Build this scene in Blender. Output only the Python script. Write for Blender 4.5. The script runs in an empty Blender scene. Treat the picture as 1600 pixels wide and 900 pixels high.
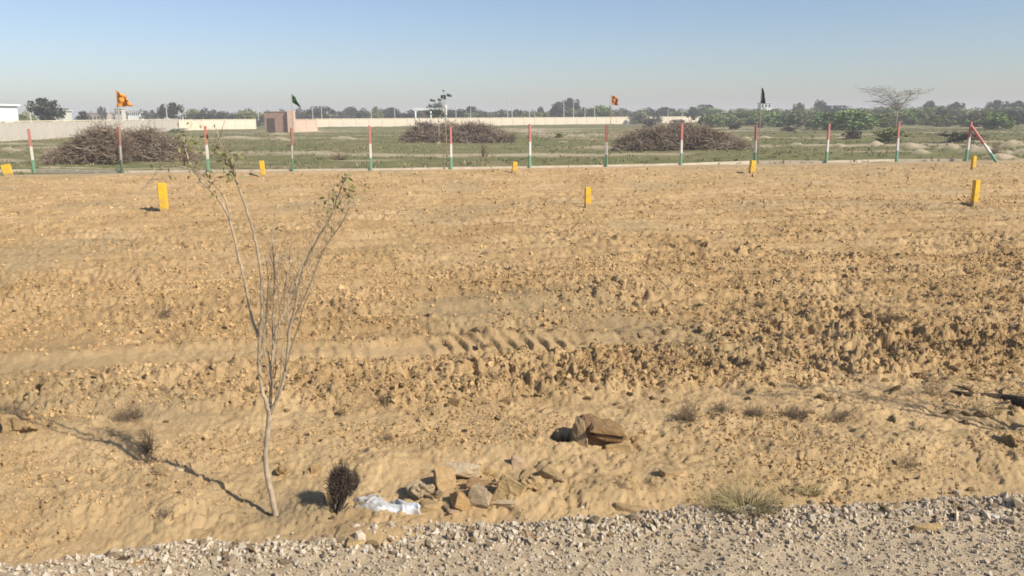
import bpy, bmesh, math, random
import numpy as np
from mathutils import Vector, Matrix, Euler

R = math.radians
random.seed(7)
rng = np.random.default_rng(11)
scene = bpy.context.scene
col = scene.collection

# ------------------------------------------------------------------ camera
F = 1256.0                      # focal length in pixels of a 1600 px wide picture
PITCH = math.atan(269.5 / F)
ROLL = -math.atan(0.005)
CAMZ = 2.2
cam_d = bpy.data.cameras.new("camera")
cam_d.sensor_width = 36.0
cam_d.lens = 36.0 * F / 1600.0
cam_d.clip_start = 0.05
cam_d.clip_end = 5000
cam = bpy.data.objects.new("camera", cam_d)
col.objects.link(cam)
ROT = Matrix.Rotation(math.pi / 2 - PITCH, 3, 'X') @ Matrix.Rotation(ROLL, 3, 'Z')
cam.matrix_world = Matrix.Translation((0, 0, CAMZ)) @ ROT.to_4x4()
scene.camera = cam

# ------------------------------------------------------------------ sky, sun, exposure
SUN_ELEV = 38.0
SUN_DIR = Vector((0.84, -0.54, 0)).normalized() * math.cos(R(SUN_ELEV)) + Vector((0, 0, math.sin(R(SUN_ELEV))))
world = bpy.data.worlds.new("World")
scene.world = world
world.use_nodes = True
wn = world.node_tree
for n in list(wn.nodes):
    wn.nodes.remove(n)
sky = wn.nodes.new('ShaderNodeTexSky')
sky.sky_type = 'NISHITA'
sky.sun_disc = False
sky.sun_elevation = R(SUN_ELEV)
sky.sun_rotation = math.atan2(SUN_DIR.x, SUN_DIR.y)
sky.altitude = 200
sky.air_density = 1.0
sky.dust_density = 0.9
sky.ozone_density = 3.0
bg = wn.nodes.new('ShaderNodeBackground')
bg.inputs['Strength'].default_value = 0.105
wo = wn.nodes.new('ShaderNodeOutputWorld')
tint = wn.nodes.new('ShaderNodeMix'); tint.data_type = 'RGBA'; tint.blend_type = 'MULTIPLY'
tint.inputs[0].default_value = 1.0
tint.inputs[7].default_value = (.95, .935, 1.0, 1)
wn.links.new(sky.outputs[0], tint.inputs[6])
wn.links.new(tint.outputs[2], bg.inputs[0])
wn.links.new(bg.outputs[0], wo.inputs[0])
sun_d = bpy.data.lights.new("sun", 'SUN')
sun_d.energy = 5.0
sun_d.angle = R(0.5)
sun_d.color = (1.0, 0.93, 0.82)
sun = bpy.data.objects.new("sun", sun_d)
col.objects.link(sun)
sun.rotation_euler = SUN_DIR.to_track_quat('Z', 'Y').to_euler()
sun.location = (20, -20, 30)
scene.view_settings.view_transform = 'Standard'
scene.view_settings.look = 'None'
scene.view_settings.exposure = 0.30
scene.view_settings.gamma = 1.0
scene.render.engine = 'CYCLES'
scene.cycles.max_bounces = 5
scene.cycles.filter_width = 1.7
scene.cycles.volume_bounces = 0
scene.cycles.transparent_max_bounces = 6

# ------------------------------------------------------------------ pixel -> place helpers
def ray(px, py):
    return (ROT @ Vector(((px - 800) / F, -(py - 450) / F, -1.0))).normalized()

def gp(px, py, z=0.0):
    d = ray(px, py)
    t = (z - CAMZ) / d.z
    return Vector((d.x * t, d.y * t, z))

def pp(px, py, y):
    d = ray(px, py)
    t = y / d.y
    return Vector((d.x * t, y, CAMZ + d.z * t))

# ------------------------------------------------------------------ noise in numpy
def hash2(ix, iy, seed):
    h = (ix.astype(np.int64) * 374761393 + iy.astype(np.int64) * 668265263 + seed * 1442695041) & 0xFFFFFFFF
    h = ((h ^ (h >> 13)) * 1274126177) & 0xFFFFFFFF
    h = (h ^ (h >> 16)) & 0xFFFFFFFF
    return h

def perlin(x, y, seed=0):
    x = np.asarray(x, float); y = np.asarray(y, float)
    ix = np.floor(x); iy = np.floor(y)
    fx = x - ix; fy = y - iy
    ux = fx * fx * fx * (fx * (fx * 6 - 15) + 10)
    uy = fy * fy * fy * (fy * (fy * 6 - 15) + 10)
    def g(dx, dy):
        a = hash2(ix + dx, iy + dy, seed) * (2 * math.pi / 4294967296.0)
        return np.cos(a) * (fx - dx) + np.sin(a) * (fy - dy)
    a = g(0, 0); b = g(1, 0); c = g(0, 1); d = g(1, 1)
    return 1.5 * ((a + (b - a) * ux) * (1 - uy) + (c + (d - c) * ux) * uy)

def cells(x, y, seed=0):
    """distance to the nearest and second nearest feature point, and the cell's random value"""
    ix = np.floor(x); iy = np.floor(y)
    d1 = np.full(x.shape, 9.0); d2 = np.full(x.shape, 9.0); rv = np.zeros(x.shape)
    for dx in (-1, 0, 1):
        for dy in (-1, 0, 1):
            h = hash2(ix + dx, iy + dy, seed)
            px = ix + dx + (h & 1023) / 1023.0
            py = iy + dy + ((h >> 10) & 1023) / 1023.0
            r = ((h >> 20) & 1023) / 1023.0
            d = np.hypot(px - x, py - y)
            m = d < d1
            d2 = np.where(m, d1, np.minimum(d2, d))
            rv = np.where(m, r, rv)
            d1 = np.where(m, d, d1)
    return d1, d2, rv

def sstep(a, b, x):
    t = np.clip((x - a) / (b - a), 0, 1)
    return t * t * (3 - 2 * t)

# ------------------------------------------------------------------ terrain
SL = 0.146                                # everything runs along this slant
ROAD_V = 4.11                             # gravel edge
FENCE_V = 34.35
TRACK_V = 7.62

def G2(px, py):
    p = gp(px, py)
    return p.x, p.y

# bumps: x, y, radius x, radius y, height
BUMPS = []
def bump(px, py, rx, ry, h):
    x, y = G2(px, py)
    BUMPS.append((x, y, rx, ry, h))
bump(305, 792, .17, .22, .085)
bump(262, 740, .22, .14, .05)
bump(600, 735, .24, .20, .085)
bump(595, 838, .24, .12, .085)
bump(790, 705, .40, .16, .05)
bump(420, 785, .30, .22, -.05)
bump(760, 775, .34, .16, .05)
bump(100, 800, .5, .2, .05)
bump(1000, 770, .35, .16, .05)
bump(1350, 700, .6, .25, .06)
bump(30, 690, .3, .2, .06)
bump(200, 700, .35, .15, .05)
bump(1530, 660, .4, .14, -.06)
bump(880, 790, .3, .12, .04)
FARB = []                                # pale spoil mounds beyond the fence
def farb(px, py, wpx, h):
    x, y = G2(px, py)
    FARB.append((x, y, wpx / F * y, wpx / F * y * 0.9 + .4, h))
for a in [(365, 216, 26, .35), (440, 219, 15, .3), (432, 211, 18, .25), (535, 217, 20, .35), (655, 202, 10, .3), (20, 236, 16, .25),
          (880, 222, 9, .2), (925, 218, 9, .2), (1165, 220, 12, .3), (1245, 228, 13, .3), (1312, 229, 18, .2), (1368, 226, 12, .35),
          (1425, 231, 20, .38), (1440, 240, 14, .3), (1485, 233, 18, .42), (1530, 240, 26, .5), (1585, 231, 22, .5), (1590, 243, 22, .4),
          (1560, 248, 20, .3), (686, 224, 5, .3), (1195, 216, 12, .2)]:
    farb(*a)
PITS = [(*G2(533, 766), .085, .15, .22), (*G2(878, 690), .085, .10, .13)]
PIT = PITS[0]

def tread(x, v):
    s = x * 1.0 + (v - TRACK_V) * .55
    return s

def height(x, y, fine=True):
    x = np.asarray(x, float); y = np.asarray(y, float)
    v = y - SL * x
    z = .05 * perlin(x * .35, y * .35, 1) * sstep(4, 7, v)
    z = z + .03 * perlin(x * .9, y * .9, 2) * sstep(4.2, 5.5, v)
    # verge
    verge = sstep(3.85, 4.25, v) * (1 - sstep(6.0, 6.9, v))
    z = z + verge * (.022 * perlin(x * 3.1, y * 3.1, 3) + .008 * perlin(x * 8, y * 8, 4)  )
    if fine:
        z = z + verge * (.006 * perlin(x * 17, y * 17, 5) + .008 * perlin(x * 38, y * 38, 6) + (.008 * np.abs(perlin(x * 10, y * 8, 66)) + .016 * np.abs(perlin(x * 23, y * 17, 68))) * (.35 + .65 * sstep(-.15, .35, perlin(x * 1.7, y * 1.7, 67))))
    if fine:
        z = z - verge * .022 * sstep(.28, .62, perlin(x * 4.5, y * 5.5, 69)) * (.6 + .8 * np.abs(perlin(x * 15, y * 15, 70)))
    if fine:
        d1, d2, rvv = cells(x * 6.5 + .5 * perlin(x * 6, y * 6, 73), y * 6.0 + .5 * perlin(x * 6, y * 6, 74), 75)
        z = z + verge * (.024 * rvv * sstep(.0, .09, d2 - d1) * sstep(-.25, .2, perlin(x * 1.3, y * 1.3, 76)))
        d1, d2, rvv = cells(x * 19, y * 17, 77)
        z = z + verge * .013 * rvv * sstep(.0, .14, d2 - d1)
    z = z - .03 * sstep(4.5, 4.1, v)
    # ploughed field
    wob = .35 * perlin(x * .5, y * .5, 8)
    fld = sstep(5.75 + 0, 6.35, v + wob * .8) * (1 - sstep(FENCE_V - 1.2, FENCE_V - .2, v))
    # tractor track
    tw = np.exp(-((v - TRACK_V - .05 * perlin(x * .7, x * 0, 9)) / .19) ** 4) * sstep(1.6, .6, x) * sstep(-7, -5, x)
    tw2 = np.exp(-((v - TRACK_V - 5.9) / .16) ** 4) * sstep(-1, 1, perlin(x * .3, y * 0, 10) * 2) * .7
    tw3 = np.exp(-((v - 10.95) / .16) ** 4) * sstep(3.0, 4.0, x) * sstep(8.5, 6.5, x) * .8
    rough = .60 + .50 * perlin(x * .45, y * .6, 12) + .55 * np.exp(-((v - 6.5) / .75) ** 2) + .35 * sstep(1, 5, x) * np.exp(-((v - 8.3) / 2.2) ** 2)
    rough = rough - .22 * sstep(1.5, -2.5, x) * sstep(20, 9, v) * .8 - .18 * sstep(12, 20, v)
    rough = np.clip(rough, .22, 1.5)
    rough = rough * (1 - (.85 - .35 * sstep(-1.1, -1.8, x)) * tw) * (1 - .6 * tw2) * (1 - .7 * tw3)
    # clods lean along a slant
    a = x * .50 - y * .866
    b = x * .866 + y * .50
    wx = .05 * perlin(x * 5, y * 5, 13); wy = .05 * perlin(x * 5, y * 5, 14)
    if fine:
        d1, d2, rv = cells((a + wx) * 4.6, (b + wy) * 8.5, 21)
        c1 = np.clip(d2 - d1, 0, .6) * (rv * .9 + .1)
        d1, d2, rv2 = cells((a + wy) * 10, (b + wx) * 18, 22)
        c2 = np.clip(d2 - d1, 0, .55) * rv2
        d1, d2, rv3 = cells((a - wy) * 22, (b - wx) * 32, 23)
        c3 = np.clip(d2 - d1, 0, .5) * rv3
        hf = sstep(26, 12, v)
        clod = .095 * c1 + .075 * c2 + .045 * c3 * hf + .050 * np.abs(perlin(a * 6, b * 13, 15)) + .030 * np.abs(perlin(a * 14, b * 27, 25)) * hf + .010 * perlin(x * 45, y * 45, 16) * hf
        clod = clod + .05 * np.clip(perlin(x * 3.2, y * 3.2, 17), -.2, 1)
        gaps = sstep(.25, .6, perlin(a * 3.0, b * 6.0, 18)) * .06
        clod = clod - gaps
    else:
        clod = .045
    z = z + fld * rough * clod
    z = z + fld * .034 * np.sin(v * 2 * math.pi / .85 + 1.5 * perlin(x * .4, y * .4, 19)) * (1 - tw)
    ph = (x + (v - TRACK_V) * .35 + .12 * (v - TRACK_V) ** 2 * 8) / .155 + .12 * perlin(x * 3, v * 0, 27)
    ph = ph - np.floor(ph)
    saw = sstep(0, .16, ph) * (1 - ph) ** .6
    z = z - tw * .008 * fld + tw * fld * .060 * saw * np.clip(sstep(-.95, -.6, x) * sstep(.75, .5, x) + .35 * sstep(.0, .4, perlin(x * .9, x * 0, 28)), 0, 1) * (1.05 + .4 * perlin(x * 2.3, v * 3, 29))
    for (bx, by, rx, ry, h) in BUMPS:
        z = z + h * np.exp(-((x - bx) / rx) ** 2 - ((y - by) / ry) ** 2)
    if fine:
        for (px_, py_, rx, ry, dep) in PITS:
            q = np.sqrt(((x - px_) / rx) ** 2 + ((y - py_) / ry) ** 2)
            z = z - dep * sstep(1.3, .6, q)
    # beyond the fence
    far = sstep(FENCE_V - .3, FENCE_V + 1.5, v)
    z = z + far * (.10 * perlin(x * .12, y * .12, 31) + .05 * perlin(x * .6, y * .6, 32) - .03)
    z = z * (1 - .92 * np.exp(-((v - FENCE_V - .1) / 1.1) ** 4))
    for (bx, by, rx, ry, h) in FARB:
        z = z + h * np.exp(-((x - bx) / rx) ** 2 - ((y - by) / ry) ** 2) * (1 + .35 * perlin(x * 1.3, y * 1.3, 33))
    return z

def hz(x, y, fine=False):
    return float(height(np.array([x]), np.array([y]), fine)[0])

def on_ground(px, py, sink=0.0, fine=False):
    """the point of the real ground seen at this pixel"""
    z = 0.0
    for _ in range(4):
        p = gp(px, py, z)
        z = hz(p.x, p.y, fine)
    return Vector((p.x, p.y, z - sink))

# ------------------------------------------------------------------ object helpers
def tag(o, label=None, cat=None, group=None, kind=None):
    if label: o['label'] = label
    if cat: o['category'] = cat
    if group: o['group'] = group
    if kind: o['kind'] = kind
    return o

def link(name, me, mat=None, parent=None, loc=None):
    o = bpy.data.objects.new(name, me)
    col.objects.link(o)
    if mat is not None and me is not None and len(me.materials) == 0:
        me.materials.append(mat)
    if parent is not None:
        o.parent = parent
    if loc is not None:
        o.location = loc
    return o

def empty(name, loc=(0, 0, 0), rz=0.0):
    o = bpy.data.objects.new(name, None)
    o.empty_display_size = .1
    col.objects.link(o)
    o.location = loc
    o.rotation_euler = (0, 0, rz)
    return o

def np_mesh(name, V, Fc, smooth=False, attrs=None):
    """V (n,3), Fc (m,k) -> mesh"""
    me = bpy.data.meshes.new(name)
    V = np.ascontiguousarray(V, np.float32); Fc = np.ascontiguousarray(Fc, np.int32)
    m, k = Fc.shape
    me.vertices.add(len(V)); me.vertices.foreach_set('co', V.ravel())
    me.loops.add(m * k); me.loops.foreach_set('vertex_index', Fc.ravel())
    me.polygons.add(m)
    me.polygons.foreach_set('loop_start', np.arange(0, m * k, k, dtype=np.int32))
    me.polygons.foreach_set('loop_total', np.full(m, k, dtype=np.int32))
    me.polygons.foreach_set('use_smooth', np.full(m, smooth, dtype=bool))
    if attrs:
        for an, av in attrs.items():
            at = me.attributes.new(an, 'FLOAT', 'POINT')
            at.data.foreach_set('value', np.ascontiguousarray(av, np.float32))
    me.update()
    return me

class MB:
    """collects shapes, gives one mesh"""
    def __init__(self):
        self.v = []; self.f = []
    def add(self, vs, fs):
        n = len(self.v)
        self.v += [tuple(p) for p in vs]
        self.f += [tuple(i + n for i in f) for f in fs]
    def box(self, c, s, rot=None):
        c = Vector(c); hx, hy, hh = s[0] / 2, s[1] / 2, s[2] / 2
        P = [Vector((x, y, z)) for x in (-hx, hx) for y in (-hy, hy) for z in (-hh, hh)]
        if rot is not None:
            M = rot if isinstance(rot, Matrix) else Euler(rot).to_matrix()
            P = [M @ p for p in P]
        self.add([p + c for p in P], [(0, 1, 3, 2), (4, 6, 7, 5), (0, 4, 5, 1), (2, 3, 7, 6), (0, 2, 6, 4), (1, 5, 7, 3)])
    def tube(self, pts, rad, n=8, cap=True):
        pts = [Vector(p) for p in pts]
        if not hasattr(rad, '__len__'):
            rad = [rad] * len(pts)
        rings = []
        prev = None
        for i, p in enumerate(pts):
            t = (pts[min(i + 1, len(pts) - 1)] - pts[max(i - 1, 0)]).normalized()
            if prev is None:
                a = t.orthogonal().normalized()
            else:
                a = (prev - t * prev.dot(t)).normalized()
            prev = a
            b = t.cross(a)
            rings.append([p + (a * math.cos(2 * math.pi * k / n) + b * math.sin(2 * math.pi * k / n)) * rad[i] for k in range(n)])
        vs = [q for r in rings for q in r]
        fs = []
        for i in range(len(pts) - 1):
            for k in range(n):
                fs.append((i * n + k, i * n + (k + 1) % n, (i + 1) * n + (k + 1) % n, (i + 1) * n + k))
        if cap:
            fs.append(tuple(reversed(range(n))))
            fs.append(tuple((len(pts) - 1) * n + k for k in range(n)))
        self.add(vs, fs)
    def mesh(self, name, smooth=False):
        me = bpy.data.meshes.new(name)
        me.from_pydata(self.v, [], self.f)
        me.polygons.foreach_set('use_smooth', [smooth] * len(me.polygons))
        me.update()
        return me

def smooth_path(P, n=5):
    """Catmull-Rom through the points; each point a tuple (x, y, z, r)"""
    P = np.array(P, float)
    E = np.vstack([2 * P[0] - P[1], P, 2 * P[-1] - P[-2]])
    out = []
    for i in range(1, len(E) - 2):
        for k in range(n):
            t = k / n
            a, b, c, d = E[i - 1], E[i], E[i + 1], E[i + 2]
            out.append(.5 * ((2 * b) + (-a + c) * t + (2 * a - 5 * b + 4 * c - d) * t * t + (-a + 3 * b - 3 * c + d) * t ** 3))
    out.append(E[-2])
    return np.array(out)

def sticks(A, B, ra, rb):
    """many three-sided tapered sticks from A (n,3) to B (n,3)"""
    A = np.asarray(A, float); B = np.asarray(B, float); n = len(A)
    ra = np.broadcast_to(np.asarray(ra, float), (n,)); rb = np.broadcast_to(np.asarray(rb, float), (n,))
    t = B - A
    t = t / (np.linalg.norm(t, axis=1, keepdims=True) + 1e-9)
    ref = np.where(np.abs(t[:, 2:3]) > .9, np.array([[1., 0, 0]]), np.array([[0, 0, 1.]]))
    u = np.cross(t, ref); u /= np.linalg.norm(u, axis=1, keepdims=True) + 1e-9
    w = np.cross(t, u)
    V = np.zeros((n, 6, 3))
    for k in range(3):
        a = 2 * math.pi * k / 3
        o = u * math.cos(a) + w * math.sin(a)
        V[:, k] = A + o * ra[:, None]
        V[:, 3 + k] = B + o * rb[:, None]
    base = (np.arange(n) * 6)[:, None]
    Fq = np.concatenate([base + np.array([[k, (k + 1) % 3, 3 + (k + 1) % 3, 3 + k]]) for k in range(3)], 0)
    return V.reshape(-1, 3), Fq

def blades(P, D, W, up=None, rnd=None):
    """flat quads (leaf shaped) from P along D, width W (n,)"""
    n = len(P)
    r = rng.normal(size=(n, 3))
    s = np.cross(D, r); s /= np.linalg.norm(s, axis=1, keepdims=True) + 1e-9
    s = s * (W[:, None] / 2)
    V = np.stack([P, P + D * .5 + s, P + D, P + D * .5 - s], 1).reshape(-1, 3)
    b = (np.arange(n) * 4)[:, None]
    return V, b + np.array([[0, 1, 2, 3]])

# ------------------------------------------------------------------ materials
def nodes(mat):
    mat.use_nodes = True
    nt = mat.node_tree
    b = nt.nodes.get('Principled BSDF')
    return nt, b

def N(nt, t, **kw):
    n = nt.nodes.new(t)
    for k, v in kw.items():
        setattr(n, k, v)
    return n

def noise_node(nt, scale, detail=4, rough=.6, coord='Object', dist=0.0):
    tc = N(nt, 'ShaderNodeTexCoord')
    no = N(nt, 'ShaderNodeTexNoise')
    no.inputs['Scale'].default_value = scale
    no.inputs['Detail'].default_value = detail
    no.inputs['Roughness'].default_value = rough
    no.inputs['Distortion'].default_value = dist
    nt.links.new(tc.outputs[coord], no.inputs['Vector'])
    return no

def ramp(nt, src, stops):
    r = N(nt, 'ShaderNodeValToRGB')
    els = r.color_ramp.elements
    els[0].position = stops[0][0]; els[0].color = (*stops[0][1], 1)
    els[1].position = stops[-1][0]; els[1].color = (*stops[-1][1], 1)
    for p, c in stops[1:-1]:
        e = els.new(p); e.color = (*c, 1)
    nt.links.new(src, r.inputs[0])
    return r

def mix(nt, fac, a, b, mode='MIX'):
    m = N(nt, 'ShaderNodeMix', data_type='RGBA', blend_type=mode)
    for s, i in ((fac, 0), (a, 6), (b, 7)):
        if hasattr(s, 'is_linked') or hasattr(s, 'links'):
            nt.links.new(s, m.inputs[i])
        elif i == 0:
            m.inputs[0].default_value = s
        else:
            m.inputs[i].default_value = (*s, 1)
    return m.outputs[2]

def attr(nt, name):
    a = N(nt, 'ShaderNodeAttribute', attribute_name=name)
    return a.outputs['Fac']

def bump_node(nt, b, src, strength, dist):
    bn = N(nt, 'ShaderNodeBump')
    bn.inputs['Strength'].default_value = strength
    bn.inputs['Distance'].default_value = dist
    nt.links.new(src, bn.inputs['Height'])
    nt.links.new(bn.outputs[0], b.inputs['Normal'])

def matte(name, c, c2=None, scale=4.0, rough=.95, bump=0.0, bdist=.01, coord='Object', spec=.15, c3=None):
    m = bpy.data.materials.new(name)
    nt, b = nodes(m)
    b.inputs['Roughness'].default_value = rough
    b.inputs['Specular IOR Level'].default_value = spec
    if c2 is None:
        c2 = tuple(x * .75 for x in c)
    no = noise_node(nt, scale, 5, .65, coord)
    st = [(.32, c2), (.68, c)] if c3 is None else [(.28, c2), (.5, c), (.72, c3)]
    r = ramp(nt, no.outputs['Fac'], st)
    nt.links.new(r.outputs[0], b.inputs['Base Color'])
    if bump:
        n2 = noise_node(nt, scale * 4, 6, .7, coord)
        bump_node(nt, b, n2.outputs['Fac'], bump, bdist)
    return m

SAND = (.53, .362, .178)
SAND_D = (.425, .280, .130)
SAND_L = (.60, .432, .235)

def ground_material(clods=False):
    m = bpy.data.materials.new("sandy soil")
    nt, b = nodes(m)
    b.inputs['Roughness'].default_value = 1.0
    b.inputs['Specular IOR Level'].default_value = .05
    n1 = noise_node(nt, .55, 6, .62)
    n2 = noise_node(nt, 9.0, 6, .7)
    n3 = noise_node(nt, 60.0, 4, .7)
    c1 = ramp(nt, n1.outputs['Fac'], [(.3, SAND_D), (.52, SAND), (.75, SAND_L)])
    c2 = ramp(nt, n2.outputs['Fac'], [(.3, (.72, .70, .66)), (.55, (1, 1, 1)), (.8, (1.12, 1.12, 1.14))])
    c3 = ramp(nt, n3.outputs['Fac'], [(.3, (.82, .80, .78)), (.7, (1.1, 1.1, 1.1))])
    s = mix(nt, 1.0, c1.outputs[0], c2.outputs[0], 'MULTIPLY')
    s = mix(nt, 1.0, s, c3.outputs[0], 'MULTIPLY')
    if clods:
        r_ = ramp(nt, attr(nt, 'rnd'), [(0, (.80, .78, .75)), (.5, (.98, .97, .96)), (1, (1.12, 1.12, 1.13))])
        s = mix(nt, 1.0, s, r_.outputs[0], 'MULTIPLY')
        nt.links.new(s, b.inputs['Base Color'])
        n4 = noise_node(nt, 50.0, 6, .75)
        bump_node(nt, b, n4.outputs['Fac'], .8, .012)
        return m
    # weeds beyond the fence
    w1 = noise_node(nt, .22, 7, .65)
    w2 = noise_node(nt, 1.7, 6, .7)
    wc = ramp(nt, w1.outputs['Fac'], [(.30, (.30, .235, .135)), (.45, (.215, .195, .092)), (.60, (.165, .175, .074)), (.78, (.30, .245, .14))])
    wd = ramp(nt, w2.outputs['Fac'], [(.3, (.62, .66, .6)), (.7, (1.2, 1.15, 1.1))])
    w = mix(nt, 1.0, wc.outputs[0], wd.outputs[0], 'MULTIPLY')
    s = mix(nt, attr(nt, 'weed'), s, w)
    s = mix(nt, attr(nt, 'pale'), s, (.50, .40, .27))
    s = mix(nt, attr(nt, 'pit_shade'), s, (.060, .038, .022))  # shade inside the pits, painted into the soil colour
    s = mix(nt, attr(nt, 'loose'), s, (.65, .462, .240))
    s = mix(nt, attr(nt, 'grey'), s, (.33, .26, .15))
    nt.links.new(s, b.inputs['Base Color'])
    n4 = noise_node(nt, 42.0, 10, .84)
    bump_node(nt, b, n4.outputs['Fac'], .85, .028)
    return m

# ------------------------------------------------------------------ ground: one sheet to the horizon
def build_ground():
    NC = 840
    ys = list(np.linspace(-7, 2.9, 18)) + list(np.geomspace(3.0, 40, 760)) + list(np.geomspace(40.8, 1300, 150))
    ys = np.array(ys)
    t = np.linspace(-1, 1, NC)
    w = .9 + .75 * np.maximum(ys, 3.0)
    w[:18] = 8.0 - (8.0 - w[18]) * np.linspace(0, 1, 18) ** 3
    X = w[:, None] * t[None, :]
    Y = np.repeat(ys[:, None], NC, 1)
    Z = height(X, Y)
    v = Y - SL * X
    # under the road
    Z = np.where(v < ROAD_V - .35, np.minimum(Z, -.10), Z)
    n = len(ys)
    idx = np.arange(n * NC).reshape(n, NC)
    Fq = np.stack([idx[:-1, :-1], idx[:-1, 1:], idx[1:, 1:], idx[1:, :-1]], -1).reshape(-1, 4)
    weed = sstep(FENCE_V - .1, FENCE_V + 1.6, v + .8 * perlin(X * .5, Y * .5, 40))
    pale = np.zeros_like(Z)
    for (bx, by, rx, ry, h) in FARB:
        pale = np.maximum(pale, np.exp(-((X - bx) / (rx * 1.05)) ** 2 - ((Y - by) / (ry * 1.05)) ** 2))
    pale = sstep(.25, .6, pale + .25 * perlin(X * 1.5, Y * 1.5, 41)) * (v > FENCE_V)
    # pale sandy track across the weedy land, and thin bare lines
    def track(p0, p1, wd):
        a = np.array(G2(*p0)); b = np.array(G2(*p1))
        d = b - a; L = np.hypot(*d); d = d / L
        s = (X - a[0]) * d[0] + (Y - a[1]) * d[1]
        q = -(X - a[0]) * d[1] + (Y - a[1]) * d[0]
        q = q + wd * .5 * perlin(s * .12, s * 0, 43)
        return np.exp(-(q / wd) ** 4) * sstep(-2, 3, s) * sstep(L + 2, L - 3, s)
    tr = np.zeros_like(Z)
    for a in [((780, 200), (880, 206), 6), ((800, 203), (905, 213), 2.6), ((860, 206), (1000, 204.5), 2.2), ((480, 207), (560, 205), 2.4), ((405, 212), (500, 209), 1.0),
              ((300, 213), (560, 214), .7), ((1190, 196), (1260, 197), 5), ((810, 213), (960, 213), .8), ((1240, 227), (1600, 226), .7), ((1080, 213), (1400, 214), .7),
              ((0, 262), (300, 262), .5), ((1300, 235), (1600, 236), .9), ((300, 252), (620, 250), .5)]:
        tr = np.maximum(tr, track(*a) * .8)
    tr = tr * sstep(-.45, .15, perlin(X * .25, Y * .25, 44) + .15)
    tr = np.maximum(tr, .75 * sstep(.22, .5, perlin(X * .045, Y * .16, 46) + .12 * perlin(X * .6, Y * .9, 48)) * (v > FENCE_V + 6) * (Y < 150))
    pale = np.maximum(pale, tr * (v > FENCE_V))
    strip = np.exp(-((v - FENCE_V - .2) / .8) ** 2) * .5
    pale = np.maximum(pale, strip)
    pit_shade = np.zeros_like(Z)  # mask of the painted darkness lining the pits
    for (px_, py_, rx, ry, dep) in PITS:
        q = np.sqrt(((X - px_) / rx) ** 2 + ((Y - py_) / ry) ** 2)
        pit_shade = np.maximum(pit_shade, sstep(1.35, .9, q + .25 * perlin(X * 25, Y * 25, 45)))
    bx, by = G2(445, 795)
    grey = .75 * np.exp(-((X - bx) / .30) ** 2 - ((Y - by) / .22) ** 2)
    grey = np.maximum(grey, .4 * sstep(.15, .5, perlin(X * .33 + 4, Y * .28, 47)) * (v < FENCE_V) * (v > 6))
    grey = np.maximum(grey, .35 * sstep(22, 32, v) * sstep(2, 12, X) * (v < FENCE_V))
    loose = sstep(6.7, 5.6, v + .5 * perlin(X * .9, Y * .9, 48)) * (.66 + .35 * perlin(X * 2.1, Y * 2.1, 49) + .3 * perlin(X * 9, Y * 9, 50))
    loose = np.maximum(loose, .35 * np.exp(-((v - TRACK_V) / .22) ** 4) * (X < 1.1) * (X > -6)) * (pit_shade < .3)
    loose = np.clip(loose, 0, 1)
    me = np_mesh("ground", np.stack([X, Y, Z], -1).reshape(-1, 3), Fq, True,
                 {'weed': weed.ravel(), 'pale': pale.ravel(), 'pit_shade': pit_shade.ravel(), 'grey': grey.ravel(), 'loose': loose.ravel()})
    o = link("ground", me, ground_material())
    tag(o, kind='structure')

build_ground()

# ------------------------------------------------------------------ gravel road at the picture's foot
def EDGE_DROP(x):
    return .075 * np.maximum(x - .6, 0) - .02

def road_h(x, y):
    v = y - SL * x
    e = v - ROAD_V + EDGE_DROP(x) - .10 * perlin(x * 1.4, x * 0, 51) - .05 * perlin(x * 4, x * 0, 52)
    z = .0 + .016 * perlin(x * 2.2, y * 2.2, 53) + .012 * perlin(x * 8, y * 8, 54)
    z = z + .012 * np.exp(-((e + .16) / .16) ** 2)
    z = z - .16 * sstep(-.10, .14, e)
    return z

def gravel_mat(name, lo, mid, hi):
    m = bpy.data.materials.new(name)
    nt, b = nodes(m)
    b.inputs['Roughness'].default_value = .92
    b.inputs['Specular IOR Level'].default_value = .2
    r = ramp(nt, attr(nt, 'rnd'), [(0, lo), (.45, mid), (1, hi)])
    no = noise_node(nt, 55, 4, .7)
    c = ramp(nt, no.outputs['Fac'], [(.3, (.8, .8, .8)), (.7, (1.1, 1.1, 1.1))])
    s = mix(nt, 1.0, r.outputs[0], c.outputs[0], 'MULTIPLY')
    nt.links.new(s, b.inputs['Base Color'])
    return m

M_GRAVEL = gravel_mat("crushed stone", (.26, .20, .13), (.46, .372, .258), (.555, .475, .36))
M_CLOD = ground_material(True)
M_CLOD.name = 'earth clods'

def build_road():
    xs = np.linspace(-6, 6.5, 700)
    vs = np.concatenate([np.linspace(-6, 2.6, 12), np.linspace(2.7, ROAD_V + .3, 150)])
    X, Vv = np.meshgrid(xs, vs)
    Y = Vv + SL * X
    Z = road_h(X, Y) + .006 * perlin(X * 30, Y * 30, 55)
    n, k = X.shape
    idx = np.arange(n * k).reshape(n, k)
    Fq = np.stack([idx[:-1, :-1], idx[:-1, 1:], idx[1:, 1:], idx[1:, :-1]], -1).reshape(-1, 4)
    m = matte("gravel bed", (.55, .43, .275), (.42, .315, .19), 26, bump=.9, bdist=.02, c3=(.60, .49, .33))
    o = link("gravel_road", np_mesh("gravel_road", np.stack([X, Y, Z], -1).reshape(-1, 3), Fq, True), m)
    tag(o, kind='structure')

build_road()

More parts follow.
